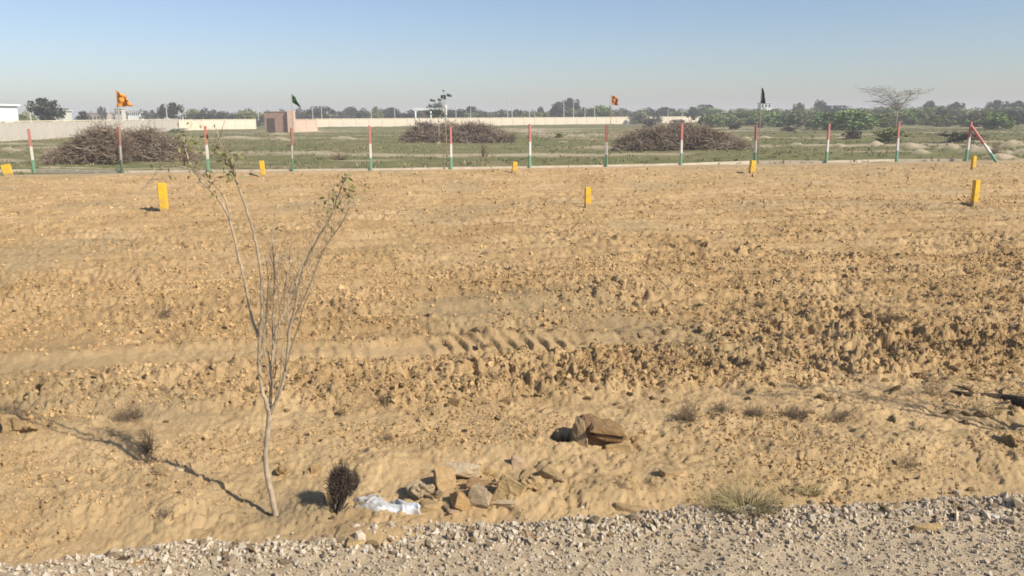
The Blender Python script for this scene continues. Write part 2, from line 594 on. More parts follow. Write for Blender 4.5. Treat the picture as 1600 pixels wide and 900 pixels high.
# ------------------------------------------------------------------ loose pieces: icosahedra knocked out of shape
PHI = (1 + 5 ** .5) / 2
ICO = np.array([(-1, PHI, 0), (1, PHI, 0), (-1, -PHI, 0), (1, -PHI, 0), (0, -1, PHI), (0, 1, PHI), (0, -1, -PHI), (0, 1, -PHI), (PHI, 0, -1), (PHI, 0, 1), (-PHI, 0, -1), (-PHI, 0, 1)]) / 1.902
ICOF = np.array([(0, 11, 5), (0, 5, 1), (0, 1, 7), (0, 7, 10), (0, 10, 11), (1, 5, 9), (5, 11, 4), (11, 10, 2), (10, 7, 6), (7, 1, 8), (3, 9, 4), (3, 4, 2), (3, 2, 6), (3, 6, 8), (3, 8, 9), (4, 9, 5), (2, 4, 11), (6, 2, 10), (8, 6, 7), (9, 8, 1)])
# squashed octahedra for the smallest pieces
OCT = np.array([(1, 0, 0), (-1, 0, 0), (0, 1, 0), (0, -1, 0), (0, 0, 1), (0, 0, -1.)])
OCTF = np.array([(0, 2, 4), (2, 1, 4), (1, 3, 4), (3, 0, 4), (2, 0, 5), (1, 2, 5), (3, 1, 5), (0, 3, 5)])

def rot_mats(n, tilt=math.pi):
    a = rng.uniform(0, 2 * math.pi, n); b = rng.uniform(-tilt, tilt, n) ; c = rng.uniform(-tilt, tilt, n)
    ca, sa, cb, sb, cc, sc = np.cos(a), np.sin(a), np.cos(b), np.sin(b), np.cos(c), np.sin(c)
    M = np.zeros((n, 3, 3))
    M[:, 0, 0] = ca * cb; M[:, 0, 1] = ca * sb * sc - sa * cc; M[:, 0, 2] = ca * sb * cc + sa * sc
    M[:, 1, 0] = sa * cb; M[:, 1, 1] = sa * sb * sc + ca * cc; M[:, 1, 2] = sa * sb * cc - ca * sc
    M[:, 2, 0] = -sb; M[:, 2, 1] = cb * sc; M[:, 2, 2] = cb * cc
    return M

def pieces(P, S, base, faces, irr=.34, flat=(.55, .9), tilt=math.pi):
    """P (n,3) centres, S (n,) half sizes"""
    n = len(P); k = len(base)
    V = base[None] * (1 + rng.uniform(-irr, irr, (n, k, 1)))
    V = V + rng.uniform(-irr * .4, irr * .4, (n, k, 3))
    sc = np.stack([np.ones(n), rng.uniform(.6, 1, n), rng.uniform(*flat, n)], -1)
    V = V * sc[:, None, :]
    V = np.einsum('nij,nkj->nki', rot_mats(n, tilt), V)
    V = V * S[:, None, None] + P[:, None, :]
    Fc = (np.arange(n) * k)[:, None, None] + faces[None]
    rnd = np.repeat(rng.uniform(0, 1, n), k)
    return V.reshape(-1, 3), Fc.reshape(-1, 3), rnd

def build_gravel():
    n = 21000
    x = rng.uniform(-3.9, 4.6, n)
    v = -EDGE_DROP(x) + ROAD_V - .02 - np.abs(rng.uniform(0, 1.45, n)) + rng.normal(0, .03, n)
    y = v + SL * x
    s = np.exp(rng.normal(math.log(.0085), .35, n))
    edge = np.exp(-((ROAD_V - .2 - EDGE_DROP(x) - v) / .22) ** 2)
    s = s * (1 + 1.1 * edge * rng.uniform(0, 1, n) ** 1.5)
    z = road_h(x, y) + s * .3
    V1, F1, r1 = pieces(np.stack([x, y, z], -1), s, OCT, OCTF, .3, (.5, .9))
    # coarser angular stones banked along the edge, thinning into the verge
    n = 2600
    x = rng.uniform(-3.6, 4.4, n)
    v = ROAD_V - EDGE_DROP(x) - .15 + rng.normal(0, .085, n) + .05 * perlin(x * 1.4, x * 0, 51)
    y = v + SL * x
    keep = (perlin(x * 1.1, y * 1.1, 61) + .25 + .25 * sstep(-2, 2, x)) > rng.uniform(-.2, .8, n)
    x, y, v = x[keep], y[keep], v[keep]; n = len(x)
    s = np.exp(rng.normal(math.log(.0102), .38, n))
    z = np.maximum(road_h(x, y), height(x, y, False)) + s * .35
    V2, F2, r2 = pieces(np.stack([x, y, z], -1), s, ICO, ICOF, .25, (.5, .9))
    V = np.vstack([V1, V2]); Fc = np.vstack([F1, F2 + len(V1)])
    o = link("gravel", np_mesh("gravel", V, Fc, False, {'rnd': np.concatenate([r1, r2])}), M_GRAVEL)
    tag(o, 'loose grey and buff crushed stone along the road edge', 'gravel', kind='stuff')

build_gravel()

def build_clods():
    Vs = []; Fs = []; Rs = []; off = 0
    def put(n, v0, v1, size, sig, dens, base, faces, xr=.72, irr=.4):
        nonlocal off
        # even per square metre inside the wedge in view
        yy = np.sqrt(rng.uniform(v0 ** 2, v1 ** 2, n))
        x = rng.uniform(-1, 1, n) * (xr * yy + .4)
        y = yy + SL * x * .9
        v = y - SL * x
        k = perlin(x * .8, y * .8, 71) + .5 * perlin(x * 2.6, y * 2.6, 72) + dens + .30 * np.sin(v * 2 * math.pi / .85 + 1.5 * perlin(x * .4, y * .4, 19)) > rng.uniform(-.4, .6, n)
        tw = np.exp(-((v - TRACK_V) / .27) ** 4) * sstep(1.6, .6, x)
        k &= tw < rng.uniform(0, 1, n)
        k &= (v < FENCE_V - .5) & (v > ROAD_V - EDGE_DROP(x) - .02)
        for pt_ in PITS:
            k &= ((x - pt_[0]) / pt_[2]) ** 2 + ((y - pt_[1]) / pt_[3]) ** 2 > 1.9
        x, y = x[k], y[k]
        s = np.minimum(np.exp(rng.normal(math.log(size), sig, len(x))), size * 2.4)
        z = height(x, y) + s * .12
        V, Fc, r = pieces(np.stack([x, y, z], -1), s, base, faces, irr, (.5, .9))
        Vs.append(V); Fs.append(Fc + off); Rs.append(r); off += len(V)
    put(62000, 4.0, 6.8, .0056, .6, .12, OCT, OCTF)
    put(4200, 4.0, 6.6, .0105, .55, -.05, ICO, ICOF)
    put(60000, 6.0, 12, .0115, .5, .2, OCT, OCTF)
    put(5000, 5.9, 11.5, .0185, .52, .05, ICO, ICOF)
    put(22000, 10, 20, .021, .40, .0, OCT, OCTF)
    put(12000, 18, 33, .034, .38, .0, OCT, OCTF)
    o = link("earth_clods", np_mesh("earth_clods", np.vstack(Vs), np.vstack(Fs), False, {'rnd': np.concatenate(Rs)}), M_CLOD)
    tag(o, 'dry broken clods of sandy earth over the ploughed field', 'earth clods', kind='stuff')

build_clods()

# ------------------------------------------------------------------ stones
def hull_mesh(name, pts, bevel=.0, jag=.0, sub=0):
    bm = bmesh.new()
    for p in pts:
        bm.verts.new(p)
    r = bmesh.ops.convex_hull(bm, input=bm.verts[:])
    dead = [e for e in r['geom_interior'] if isinstance(e, bmesh.types.BMVert)]
    bmesh.ops.delete(bm, geom=dead, context='VERTS')
    loose = [v for v in bm.verts if not v.link_faces]
    bmesh.ops.delete(bm, geom=loose, context='VERTS')
    bmesh.ops.dissolve_limit(bm, angle_limit=R(9), verts=bm.verts[:], edges=bm.edges[:])
    if bevel:
        bmesh.ops.bevel(bm, geom=bm.edges[:], offset=bevel, segments=1, affect='EDGES', clamp_overlap=True)
    if sub:
        bmesh.ops.triangulate(bm, faces=bm.faces[:])
        bmesh.ops.subdivide_edges(bm, edges=bm.edges[:], cuts=sub, use_grid_fill=True)
        for v in bm.verts:
            q = np.array(v.co)
            d = perlin(np.array([q[0] * 28 + q[2] * 17]), np.array([q[1] * 28 - q[2] * 23]), 81)[0]
            v.co += v.co.normalized() * d * jag
    bmesh.ops.triangulate(bm, faces=[f for f in bm.faces if len(f.verts) > 4])
    me = bpy.data.meshes.new(name)
    bm.to_mesh(me); bm.free()
    return me

def stone_pts(w, d, h, seed, n=16, boxy=.7):
    r = np.random.default_rng(seed)
    P = r.uniform(-1, 1, (n, 3))
    P = np.sign(P) * np.abs(P) ** (1 - boxy * .8)
    P = P * np.array([w / 2, d / 2, h / 2]) * r.uniform(.82, 1.05, (n, 1))
    return [tuple(p) for p in P]

def stone_mat(c, scale=18):
    return matte("stone", c, tuple(a * .45 + b * .30 for a, b in zip(c, (.50, .34, .16))), scale, bump=1.0, bdist=.02, c3=tuple(min(.75, a * .75 + b * .4) for a, b in zip(c, (.55, .39, .19))))

SM = {}
def smat(key, c):
    if key not in SM:
        SM[key] = stone_mat(c)
        SM[key].name = key + " stone"
    return SM[key]

GP = 'broken stones heaped beside the white sheet'
def stone(px, py, wpx, hpx, colr, seed, label, rot=(0, 0, 0), depth=.75, name='stone', boxy=.7, sink=.33, group=None, cat='stone', n=16, lift=0.0):
    """px, py: where its base stands; size in photo pixels at that distance"""
    p = on_ground(px, py)
    sc = p.y / F
    k_ = 1.28 if group == GP else 1.1
    w = wpx * sc * k_; h = hpx * sc * k_
    me = hull_mesh(name, stone_pts(w, w * depth, h, seed, n, boxy), bevel=min(w, h) * .06, jag=min(w, h) * (.30 if cat == 'earth lump' or boxy < .6 else .09), sub=3)
    o = link(name, me, smat(*(colr if cat != 'earth lump' or colr is DRK else ('crumbling earth', (.43, .29, .14)))))
    o.location = p + Vector((0, w * depth * .3, h * (.5 - sink) + lift))
    o.rotation_euler = tuple(R(a) for a in rot)
    tag(o, label, cat, group)
    return o

PALE = ('pale cream', (.62, .48, .31)); OCH = ('yellow ochre', (.52, .36, .165)); TAN = ('tan', (.46, .315, .155)); BRN = ('brown', (.34, .215, .105))
ORG = ('orange brown', (.46, .285, .125)); PNK = ('pinkish', (.52, .36, .225)); GRY = ('grey buff', (.44, .335, .205)); DRK = ('dark brown', (.10, .068, .045)); WHT = ('whitish', (.66, .62, .55))
GP = 'broken stones heaped beside the white sheet'
stone(722, 752, 46, 26, PALE, 3, 'pale cream flat-topped block at the top of the stone heap', (12, -8, 25), .8, boxy=.95, lift=.035, group=GP)
stone(694, 762, 46, 40, TAN, 11, 'smooth tan slab leaning on the left of the stone heap', (-24, 16, 38), .5, boxy=.65, group=GP)
stone(750, 788, 38, 38, GRY, 5, 'grey buff upright block in the middle of the stone heap', (-8, 10, -20), .7, boxy=.9, group=GP)
stone(724, 792, 42, 28, ORG, 8, 'orange brown wedge at the lower left of the stone heap', (-25, 25, 30), .6, boxy=.8, group=GP)
stone(795, 780, 42, 44, OCH, 21, 'yellow ochre slab standing on edge in the stone heap', (-22, 14, -28), .42, boxy=.9, group=GP)
stone(784, 791, 46, 13, PALE, 13, 'thin pale slab lying flat before the ochre slab', (4, -8, -18), .55, boxy=.95, group=GP)
stone(832, 771, 40, 36, TAN, 19, 'rounded brownish stone right of the ochre slab', (-10, 0, 30), .8, boxy=.45, group=GP)
stone(866, 757, 44, 22, TAN, 23, 'low flake of stone at the right end of the heap', (-15, 12, -35), .7, boxy=.8, group=GP)
stone(812, 734, 26, 18, PNK, 29, 'small pale pink stone on top behind the heap', (0, 20, 10), .8, group=GP)
stone(660, 778, 34, 30, GRY, 31, 'grey rounded stone touching the white sheet', (0, -10, 40), .8, boxy=.5, group=GP)
stone(676, 799, 40, 16, TAN, 37, 'low flat tan stone in front of the grey one', (0, 4, 10), .6, group=GP)
stone(756, 748, 34, 24, TAN, 41, 'crumbling tan lump behind the middle of the heap', (10, 0, 60), .8, boxy=.3, group=GP)
stone(742, 768, 30, 20, BRN, 43, 'dark brown stone wedged in the heap', (20, 12, 0), .8, boxy=.8, group=GP)
stone(708, 806, 18, 12, PNK, 47, 'small pinkish stone below the heap', (0, 0, 30), group=GP)
rh = random.Random(77)
hm = []
for k, c in enumerate((TAN, PALE, GRY, TAN, BRN)):
    me_ = hull_mesh('stone', stone_pts(1, .8, .65, 400 + k, 15, .8), bevel=.05, jag=.05, sub=1)
    me_.materials.append(smat(*c)); hm.append(me_)
for k in range(26):
    px = rh.gauss(770, 58); py = rh.gauss(776, 17)
    if not (672 < px < 890 and 742 < py < 812): continue
    p = on_ground(px, py); s_ = rh.uniform(10, 26) * p.y / F
    o = link('stone', hm[k % 5]); o.location = p + Vector((0, 0, s_ * .12)); o.rotation_euler = (rh.uniform(-.6, .6), rh.uniform(-.6, .6), rh.uniform(0, 6.3)); o.scale = (s_, s_ * .8, s_ * rh.uniform(.6, 1.1))
    tag(o, 'small broken piece lying loose among the stones of the heap', 'stone', GP)
# stones along the gravel
GE = 'larger stones along the gravel edge'
stone(826, 858, 54, 30, BRN, 51, 'brown earthy stone on the gravel edge below the heap', (0, 6, 20), .7, boxy=.4, group=GE)
stone(1450, 838, 44, 30, OCH, 53, 'yellow tan block in the gravel at the far right', (0, 6, -20), .7, boxy=.9, group=GE)
stone(1293, 820, 58, 22, PNK, 57, 'long pinkish slab right of the grass tuft', (6, 14, -25), .5, boxy=.85, group=GE)
stone(1236, 816, 42, 24, TAN, 59, 'tan slab between the grass tuft and the pinkish slab', (0, 12, -40), .5, boxy=.85, group=GE)
stone(1188, 824, 38, 16, ORG, 61, 'orange tan flat stone below the grass tuft', (0, -6, 20), .6, boxy=.85, group=GE)
stone(556, 858, 34, 20, OCH, 63, 'pale yellow block in the gravel below the sand mound', (0, 0, 12), .7, boxy=.95, group=GE)
stone(574, 872, 18, 26, WHT, 65, 'small whitish upright stone in the gravel', (0, 4, 20), .7, boxy=.9, group=GE)
stone(455, 868, 30, 18, PNK, 67, 'pinkish grey block in the gravel below the sapling', (0, 0, -10), .7, boxy=.9, group=GE)
stone(184, 893, 38, 28, DRK, 69, 'dark stone at the lower left of the gravel', (0, 0, 30), .7, boxy=.6, group=GE)
stone(152, 884, 26, 20, WHT, 71, 'whitish stone left of the dark stone', (0, 8, 30), .7, boxy=.8, group=GE)
stone(92, 892, 44, 24, PNK, 73, 'pink buff stone in the lower left corner', (0, 0, 10), .7, boxy=.6, group=GE)
stone(222, 894, 46, 20, ORG, 75, 'orange buff slab right of the dark stone', (0, 5, -12), .6, boxy=.8, group=GE)
stone(988, 803, 60, 20, TAN, 77, 'tan slab lying alone between heap and grass tuft', (4, 8, -28), .5, boxy=.9, group=GE)
stone(1050, 745, 40, 14, TAN, 79, 'thin tan flake on the sand above the grass tuft', (0, 6, 20), .5, boxy=.85)
stone(1590, 700, 34, 34, BRN, 83, 'brown lump of earth at the right edge of the picture', (0, 0, 20), .8, boxy=.5, name='earth_lump', cat='earth lump')
stone(1115, 826, 30, 16, GRY, 85, 'grey flat stone left below the grass tuft', (0, 0, 20), .6, group=GE)
stone(1095, 872, 34, 18, GRY, 87, 'grey slab lying lengthwise in the gravel', (0, 10, -50), .4, boxy=.9, group=GE)
stone(1560, 815, 40, 18, WHT, 89, 'whitish flat stone in the gravel at the right edge', (0, 3, 20), .6, boxy=.9, group=GE)
stone(250, 812, 14, 10, BRN, 91, 'tiny brown stone on the sandy bank left of the sapling', (0, 3, 20), .6, boxy=.9)
stone(18, 680, 46, 34, BRN, 93, 'crumbling brown earth lump at the left edge', (0, 3, 20), .8, boxy=.3, name='earth_lump', cat='earth lump')
stone(52, 678, 34, 24, BRN, 95, 'smaller brown earth lump right of the one at the left edge', (0, 3, 70), .8, boxy=.3, name='earth_lump', cat='earth lump')
stone(250, 742, 46, 16, BRN, 97, 'flat brown earth crust left of the sapling', (0, 3, -20), .5, boxy=.5, name='earth_lump', cat='earth lump')
stone(275, 738, 22, 12, PALE, 99, 'small pale stone beside the earth crust', (0, 3, -20), .7, boxy=.8)
stone(440, 745, 24, 22, BRN, 101, 'brown earth lump just right of the sapling trunk', (0, 3, -20), .8, boxy=.4, name='earth_lump', cat='earth lump')
stone(488, 748, 30, 36, BRN, 103, 'crumbling brown lump behind the dark pit', (0, 3, 20), .7, boxy=.4, name='earth_lump', cat='earth lump')
stone(520, 815, 40, 12, DRK, 105, 'dark earth crumb in front of the pit', (0, 0, -15), .5, boxy=.3, name='earth_lump', cat='earth lump')
# the many look-alike stones of the edge, built one by one
protos = []
for k in range(9):
    c = [PALE, GRY, GRY, TAN, GRY, PNK, GRY, TAN, TAN][k]
    me = hull_mesh('stone', stone_pts(1, .8, .62, 200 + k, 14, .65), bevel=.05, jag=.04, sub=0)
    me.materials.append(smat(*c))
    protos.append(me)
r = random.Random(5)
for k in range(120):
    px = r.uniform(300, 1600) if r.random() < .85 else r.uniform(0, 400)
    edge = 893 - .080 * px + max(0, px - 1000) * .03
    py = edge + r.gauss(14, 13)
    if py > 896: continue
    p = on_ground(px, py)
    z = max(p.z, float(road_h(np.array([p.x]), np.array([p.y]))[0]))
    s = r.uniform(8, 19) * p.y / F
    o = link('stone', protos[k % 9])
    o.location = (p.x, p.y, z + s * .18)
    o.rotation_euler = (r.uniform(-.4, .4), r.uniform(-.4, .4), r.uniform(0, 6.28))
    o.scale = (s, s * r.uniform(.7, 1), s * r.uniform(.7, 1.1))
    tag(o, 'fist-sized angular stone lying among the gravel at the road edge', 'stone', 'angular stones among the gravel')

# big layered lump of earth and rock in the middle
p = on_ground(925, 700)
sc = p.y / F
def lp(ax, ay, b):
    return ((ax - 925) * sc, b, (700 - ay) * sc * 1.08)
main = []
for (ax, ay) in [(893, 700), (897, 676), (903, 654), (914, 649), (940, 655), (972, 664), (982, 680), (985, 698), (950, 702), (915, 703)]:
    main.append(lp(ax, ay, random.uniform(-.01, .02) + (0 if ay > 690 else .05)))
    main.append(lp(ax * .9 + 93, ay + 3, .20))
big = empty('earth_block', p - Vector((0, 0, .025)))
big.scale = (1.06, 1.1, .90)
tag(big, 'big brown layered lump of earth and rock casting a dark shadow', 'rock')
me = hull_mesh('block_body', main, bevel=.008, jag=.024, sub=4)
link('block_body', me, smat('layered brown', (.25, .145, .075)), big)
def layer(nm, P, b0, b1, colr_):
    pts = [lp(ax, ay, b0 + random.uniform(-.006, .006)) for ax, ay in P] + [lp(ax, ay + 1, b1) for ax, ay in P]
    link(nm, hull_mesh(nm, pts, bevel=.005, jag=.010, sub=4), smat(*colr_), big)
layer('top_slab', [(919, 660), (926, 651), (948, 654), (974, 662), (977, 669), (958, 667), (936, 663)], -.045, .14, ('banded brown', (.30, .185, .085)))
layer('top_slab', [(921, 667), (938, 666), (960, 671), (976, 672), (972, 680), (958, 681), (938, 676)], -.030, .12, ('dark banded brown', (.20, .115, .05)))
layer('foot_crust', [(945, 686), (966, 681), (986, 684), (988, 700), (962, 704), (944, 700)], -.040, .10, ('sandy crust', (.50, .35, .17)))
left = [lp(892, 703, .03), lp(896, 660, .06), lp(903, 648, .05), lp(913, 648, .04), lp(918, 676, -.03), (lp(920, 703, -.05)), lp(900, 705, -.02), lp(905, 650, .14), lp(895, 700, .15)]
link('side_block', hull_mesh('side_block', left, bevel=.006, jag=.014, sub=4), smat('grey tan', (.38, .27, .15)), big)
stone(990, 694, 24, 26, TAN, 111, 'small tan lump just right of the big layered one', (0, 3, 20), .8, boxy=.4, name='earth_lump', cat='earth lump')
# ragged clods one can pick out in the ploughed soil
protos2 = []
M_CL1 = stone_mat((.46, .31, .15), 9); M_CL1.name = 'earth clod'
for k in range(6):
    me = hull_mesh('clod', stone_pts(1, .75, .6, 300 + k, 22, .3), bevel=.04, jag=.10, sub=2)
    me.materials.append(M_CL1)
    protos2.append(me)
for k in range(150):
    if k < 90:
        px, py = r.uniform(0, 1600), r.uniform(585, 668) - .0
    else:
        px, py = r.uniform(700, 1600), r.uniform(510, 600)
    if 840 < px < 1010 and py > 640: continue
    p = on_ground(px, py)
    s = r.uniform(10, 21) * p.y / F
    o = link('clod', protos2[k % 6])
    o.location = (p.x, p.y, hz(p.x, p.y, True) + s * .10)
    o.rotation_euler = (r.uniform(-.5, .5), r.uniform(-.5, .5), r.uniform(0, 6.28))
    o.scale = (s, s * r.uniform(.6, 1), s * r.uniform(.6, 1.1))
    tag(o, 'big ragged clod of dry earth in the ploughed field', 'clod', 'big clods in the ploughed soil')

# ------------------------------------------------------------------ crumpled white sheet
def white_sheet():
    nx, ny = 70, 34
    p0 = on_ground(600, 797)
    u = np.linspace(0, 1, nx); w = np.linspace(0, 1, ny)
    U, W = np.meshgrid(u, w)
    sc = p0.y / F
    x = (U - .44) * 118 * sc + .02 * perlin(W * 3, U * 2, 91)
    prof = (.55 + .45 * np.sin(math.pi * np.clip(U * 1.15, 0, 1))) * (1 - .35 * U)
    y = (W - .35) * .20 * prof + .025 * perlin(U * 4, W * 2, 92) - .03 * U
    hump = .024 * np.exp(-((U - .28) / .26) ** 2) + .022 * np.exp(-((U - .75) / .2) ** 2)
    z = hump * np.sin(math.pi * np.clip(W * .9 + .1, 0, 1)) + .034 * (1 - np.abs(perlin(U * 3.5 + W * 2.2, W * 1.2 - U * .6, 93)) * 2.2) * .6 + .020 * (1 - np.abs(perlin(U * 9 + W * 5, W * 3 - U * 2, 94)) * 2) * .6 + .004 * perlin(U * 50, W * 30, 95)
    edge = np.minimum(np.minimum(U, 1 - U) * 3.5, np.minimum(W, 1 - W) * 2) + .10 * perlin(U * 9, W * 5, 97)
    X = p0.x + x; Y = p0.y + y
    Z = height(X, Y, False) + z * sstep(0, .3, edge) - .03 * sstep(.14, 0, edge + .08 * perlin(U * 12, W * 8, 96)) + .008
    idx = np.arange(nx * ny).reshape(ny, nx)
    Fq = np.stack([idx[:-1, :-1], idx[:-1, 1:], idx[1:, 1:], idx[1:, :-1]], -1).reshape(-1, 4)
    m = matte("white plastic", (.50, .53, .56), (.36, .31, .23), 10, rough=.45, spec=.5)
    V = np.stack([X, Y, Z], -1).reshape(-1, 3) - np.array(p0)
    o = link("plastic_sheet", np_mesh("plastic_sheet", V, Fq, True), m, loc=p0)
    o.modifiers.new('thickness', 'SOLIDIFY').thickness = .002
    tag(o, 'crumpled white plastic sheet half buried beside the dark pit', 'plastic sheet')
white_sheet()

# ------------------------------------------------------------------ the bare sapling
def bark(name, c, c2, sc=30):
    return matte(name, c, c2, sc, bump=.6, bdist=.004)
M_BARK = bark('pale sapling bark', (.47, .38, .26), (.29, .225, .15))
M_TWIG = bark('grey sapling twig', (.38, .30, .20), (.22, .17, .11))
M_LEAF = matte('olive sapling leaf', (.30, .27, .12), (.16, .16, .06), 30)
BASE = on_ground(431, 808)
D0 = BASE.y
def world_path(L, dy0=0.0, dy1=0.0):
    out = []
    for i, (a, b, rpx) in enumerate(L):
        t = i / (len(L) - 1)
        q = pp(a, b, D0 + dy0 + (dy1 - dy0) * t)
        out.append((*(q - BASE), rpx * .84 * D0 / F))
    return out

def sapling():
    root = empty('sapling', BASE)
    EXTRA = []
    def limb(name, L, dy0=0, dy1=0, mat=M_BARK, n=8):
        P = smooth_path(world_path(L, dy0, dy1), 6)
        # slight natural unevenness
        k = len(P)
        P[1:-1, 3] *= 1 + .16 * perlin(np.arange(k) * .9, np.zeros(k) + 3, 5)[1:-1]
        P[1:-1, 0] += .0030 * perlin(np.arange(k) * .55, np.zeros(k), len(L) + int(L[0][0]))[1:-1]
        P[1:-1, 1] += .006 * perlin(np.arange(k) * .35, np.ones(k), 7 + int(L[0][0]))[1:-1]
        mb = MB(); mb.tube(P[:, :3], list(np.maximum(P[:, 3], .0011)), n)
        link(name, mb.mesh(name, True), mat, root)
        return P
    limb('trunk', [(433, 816, 7.2), (431, 806, 6.4), (425, 776, 5.8), (417.5, 741, 5.6), (415, 711, 5.3), (418, 678, 5.2), (421, 650, 5.6), (421, 638, 4.8)])
    bL = limb('branch', [(420.5, 648, 4.8), (415, 625, 4.0), (410, 612, 3.8), (405.5, 581, 3.5), (404.6, 551, 3.4), (406.3, 517, 3.5), (403, 505, 2.9)], 0, .02)
    L1 = limb('branch', [(404.5, 525, 3.4), (400, 515, 3.0), (393, 494, 2.8), (384, 450, 2.7), (380, 431, 2.6), (372, 397, 2.5), (362, 355, 2.4), (352, 328, 2.3), (338, 307, 2.0), (317, 286, 1.8), (300, 262, 1.6), (291, 238, 1.4), (287, 214, 1.1)], .02, .25)
    L1b = limb('branch', [(360, 345, 2.0), (354, 318, 1.8), (345, 300, 1.6), (330, 285, 1.4), (308, 268, 1.2), (286, 261, 1.1), (262, 259, 1.0), (250, 264, .9), (236, 281, .9), (222, 296, .8)], .05, .0)
    L2 = limb('branch', [(405, 515, 3.2), (409, 496, 3.0), (409, 465, 2.9), (408, 431, 2.8), (403, 397, 2.7), (396, 362, 2.5), (382, 317, 2.3), (369, 283, 2.0), (362, 262, 1.6), (355, 243, 1.2), (345, 226, .9), (338, 200, .8)], .02, -.12)
    limb('branch', [(369, 284, 1.6), (366, 268, 1.3), (368, 255, 1.1), (372, 240, .8)], -.10, -.16)
    Mb = limb('branch', [(421.5, 646, 4.0), (422.5, 620, 2.8), (422.4, 581, 2.6), (426, 551, 2.5), (427, 513, 2.3), (428, 471, 2.0), (429, 440, 1.7), (427.4, 397, 1.4), (425, 365, 1.1), (430, 343, .8)], 0, .12)
    M2 = limb('branch', [(426.5, 545, 1.8), (431, 520, 1.8), (440, 497, 1.7), (450, 475, 1.6), (458, 455, 1.5), (466, 432, 1.2), (470, 410, .9)], .03, .25)
    Rb = limb('branch', [(422, 646, 4.6), (430, 630, 3.4), (436, 617, 3.2), (445.6, 581, 3.0), (449.8, 547, 2.9), (452, 517, 2.8), (457, 497, 2.6), (462, 478, 2.4), (466, 452, 2.2), (475.6, 415, 2.1), (496, 373, 1.9), (514, 345, 1.6), (524, 317, 1.4), (534, 292, 1.1), (541, 275, .8)], 0, -.2)
    R2 = limb('branch', [(453, 515, 2.0), (462, 491, 1.7), (475.6, 465, 1.5), (486, 441, 1.3), (500, 404, 1.0), (512, 380, .8), (532, 352, .8), (550, 318, .7)], -.02, -.30)
    limb('branch', [(520, 333, 1.2), (531, 330, 1.0), (545, 319, .9), (556, 306, .7), (562, 296, .6)], -.16, -.1)
    for (L, da, db) in [([(423, 628, 1.8), (424, 590, 1.5), (418, 540, 1.3), (416, 490, 1.1), (419, 440, .9), (414, 400, .7)], 0, .15),
                        ([(424, 615, 1.8), (431, 575, 1.5), (434, 530, 1.3), (437, 480, 1.1), (434, 430, .9), (440, 385, .7)], 0, -.1),
                        ([(430, 628, 1.7), (439, 590, 1.4), (441, 550, 1.2), (446, 505, 1.0), (444, 460, .9), (450, 420, .7)], 0, .08),
                        ([(446, 580, 1.5), (456, 540, 1.3), (468, 505, 1.1), (474, 480, .9), (486, 455, .7)], -.05, -.3),
                        ([(405, 560, 1.5), (412, 520, 1.3), (418, 480, 1.1), (424, 430, .9), (421, 385, .7)], .02, .2),
                        ([(423, 600, 1.4), (415, 565, 1.2), (411, 530, 1.0), (413, 495, .8), (407, 455, .6)], 0, -.2),
                        ([(452, 520, 1.3), (450, 480, 1.1), (456, 440, .9), (452, 400, .7), (458, 370, .6)], -.02, .1)]:
        P_b = limb('branch', L, da, db, n=6)
        EXTRA.append(P_b)
    # thin twigs, one mesh of them
    A = []; B = []; ra = []; rb = []
    rr = random.Random(3)
    def tw(P, i0, i1, n, ln, up=.8, rad=.0016):
        for _ in range(n):
            i = rr.randint(int(len(P) * i0), max(int(len(P) * i0), int((len(P) - 1) * i1)))
            q = Vector(P[i][:3])
            d = Vector((rr.gauss(0, .5), rr.gauss(0, .5), rr.uniform(.2, 1) * up)).normalized() * ln * rr.uniform(.5, 1.2)
            k = 3
            prev = q; dd = d / k
            for s in range(k):
                nx = prev + dd + Vector((rr.gauss(0, .15), rr.gauss(0, .15), rr.gauss(0, .08))) * ln * .35
                A.append(prev); B.append(nx); ra.append(rad * (1 - s * .28)); rb.append(rad * (1 - (s + 1) * .28))
                if s > 0 and rr.random() < .6:
                    e = nx + Vector((rr.gauss(0, .5), rr.gauss(0, .5), rr.uniform(-.1, .8))) * ln * .3
                    A.append(nx); B.append(e); ra.append(rad * .6); rb.append(rad * .3)
                prev = nx
    for P in (Mb, M2, Rb, R2):
        tw(P, .22, .85, 26, .24, 2.2, .0016)
    for P_b in EXTRA:
        tw(P_b, .3, 1, 12, .13, 1.6, .0013)
    tw(bL, .4, 1, 5, .14)
    tw(L1, .66, 1, 26, .13, .6, .0018); tw(L2, .70, 1, 26, .14, .9, .0018); tw(L1b, .3, .95, 18, .11, .5, .0018)
    tw(Rb, .72, 1, 22, .13, .8, .0018); tw(R2, .6, 1, 10, .12); tw(Mb, .7, 1, 9, .12, 1.2); tw(L1, .2, .6, 5, .1); tw(L2, .2, .6, 5, .1)
    V, Fq = sticks(np.array([tuple(a) for a in A]), np.array([tuple(b) for b in B]), ra, rb)
    t = link('twigs', np_mesh('twigs', V, Fq, True), M_TWIG, root)
    t['kind'] = 'stuff'
    # leaf clusters
    def leaves(a, b, dy, n, rad, sz=.032):
        c = pp(a, b, D0 + dy) - BASE
        n = int(n * (.5 if a < 500 else .34))
        P = np.array(c)[None] + rng.normal(0, rad, (n, 3)) * np.array([[1, 1, 1.15]])
        D = rng.normal(0, 1, (n, 3)); D[:, 2] -= .5
        D /= np.linalg.norm(D, axis=1, keepdims=True)
        D *= sz * rng.uniform(.6, 1.3, (n, 1))
        V, Fq = blades(P, D, np.full(n, sz * .5))
        link('leaf_cluster', np_mesh('leaf_cluster', V, Fq), M_LEAF, root)['kind'] = 'stuff'
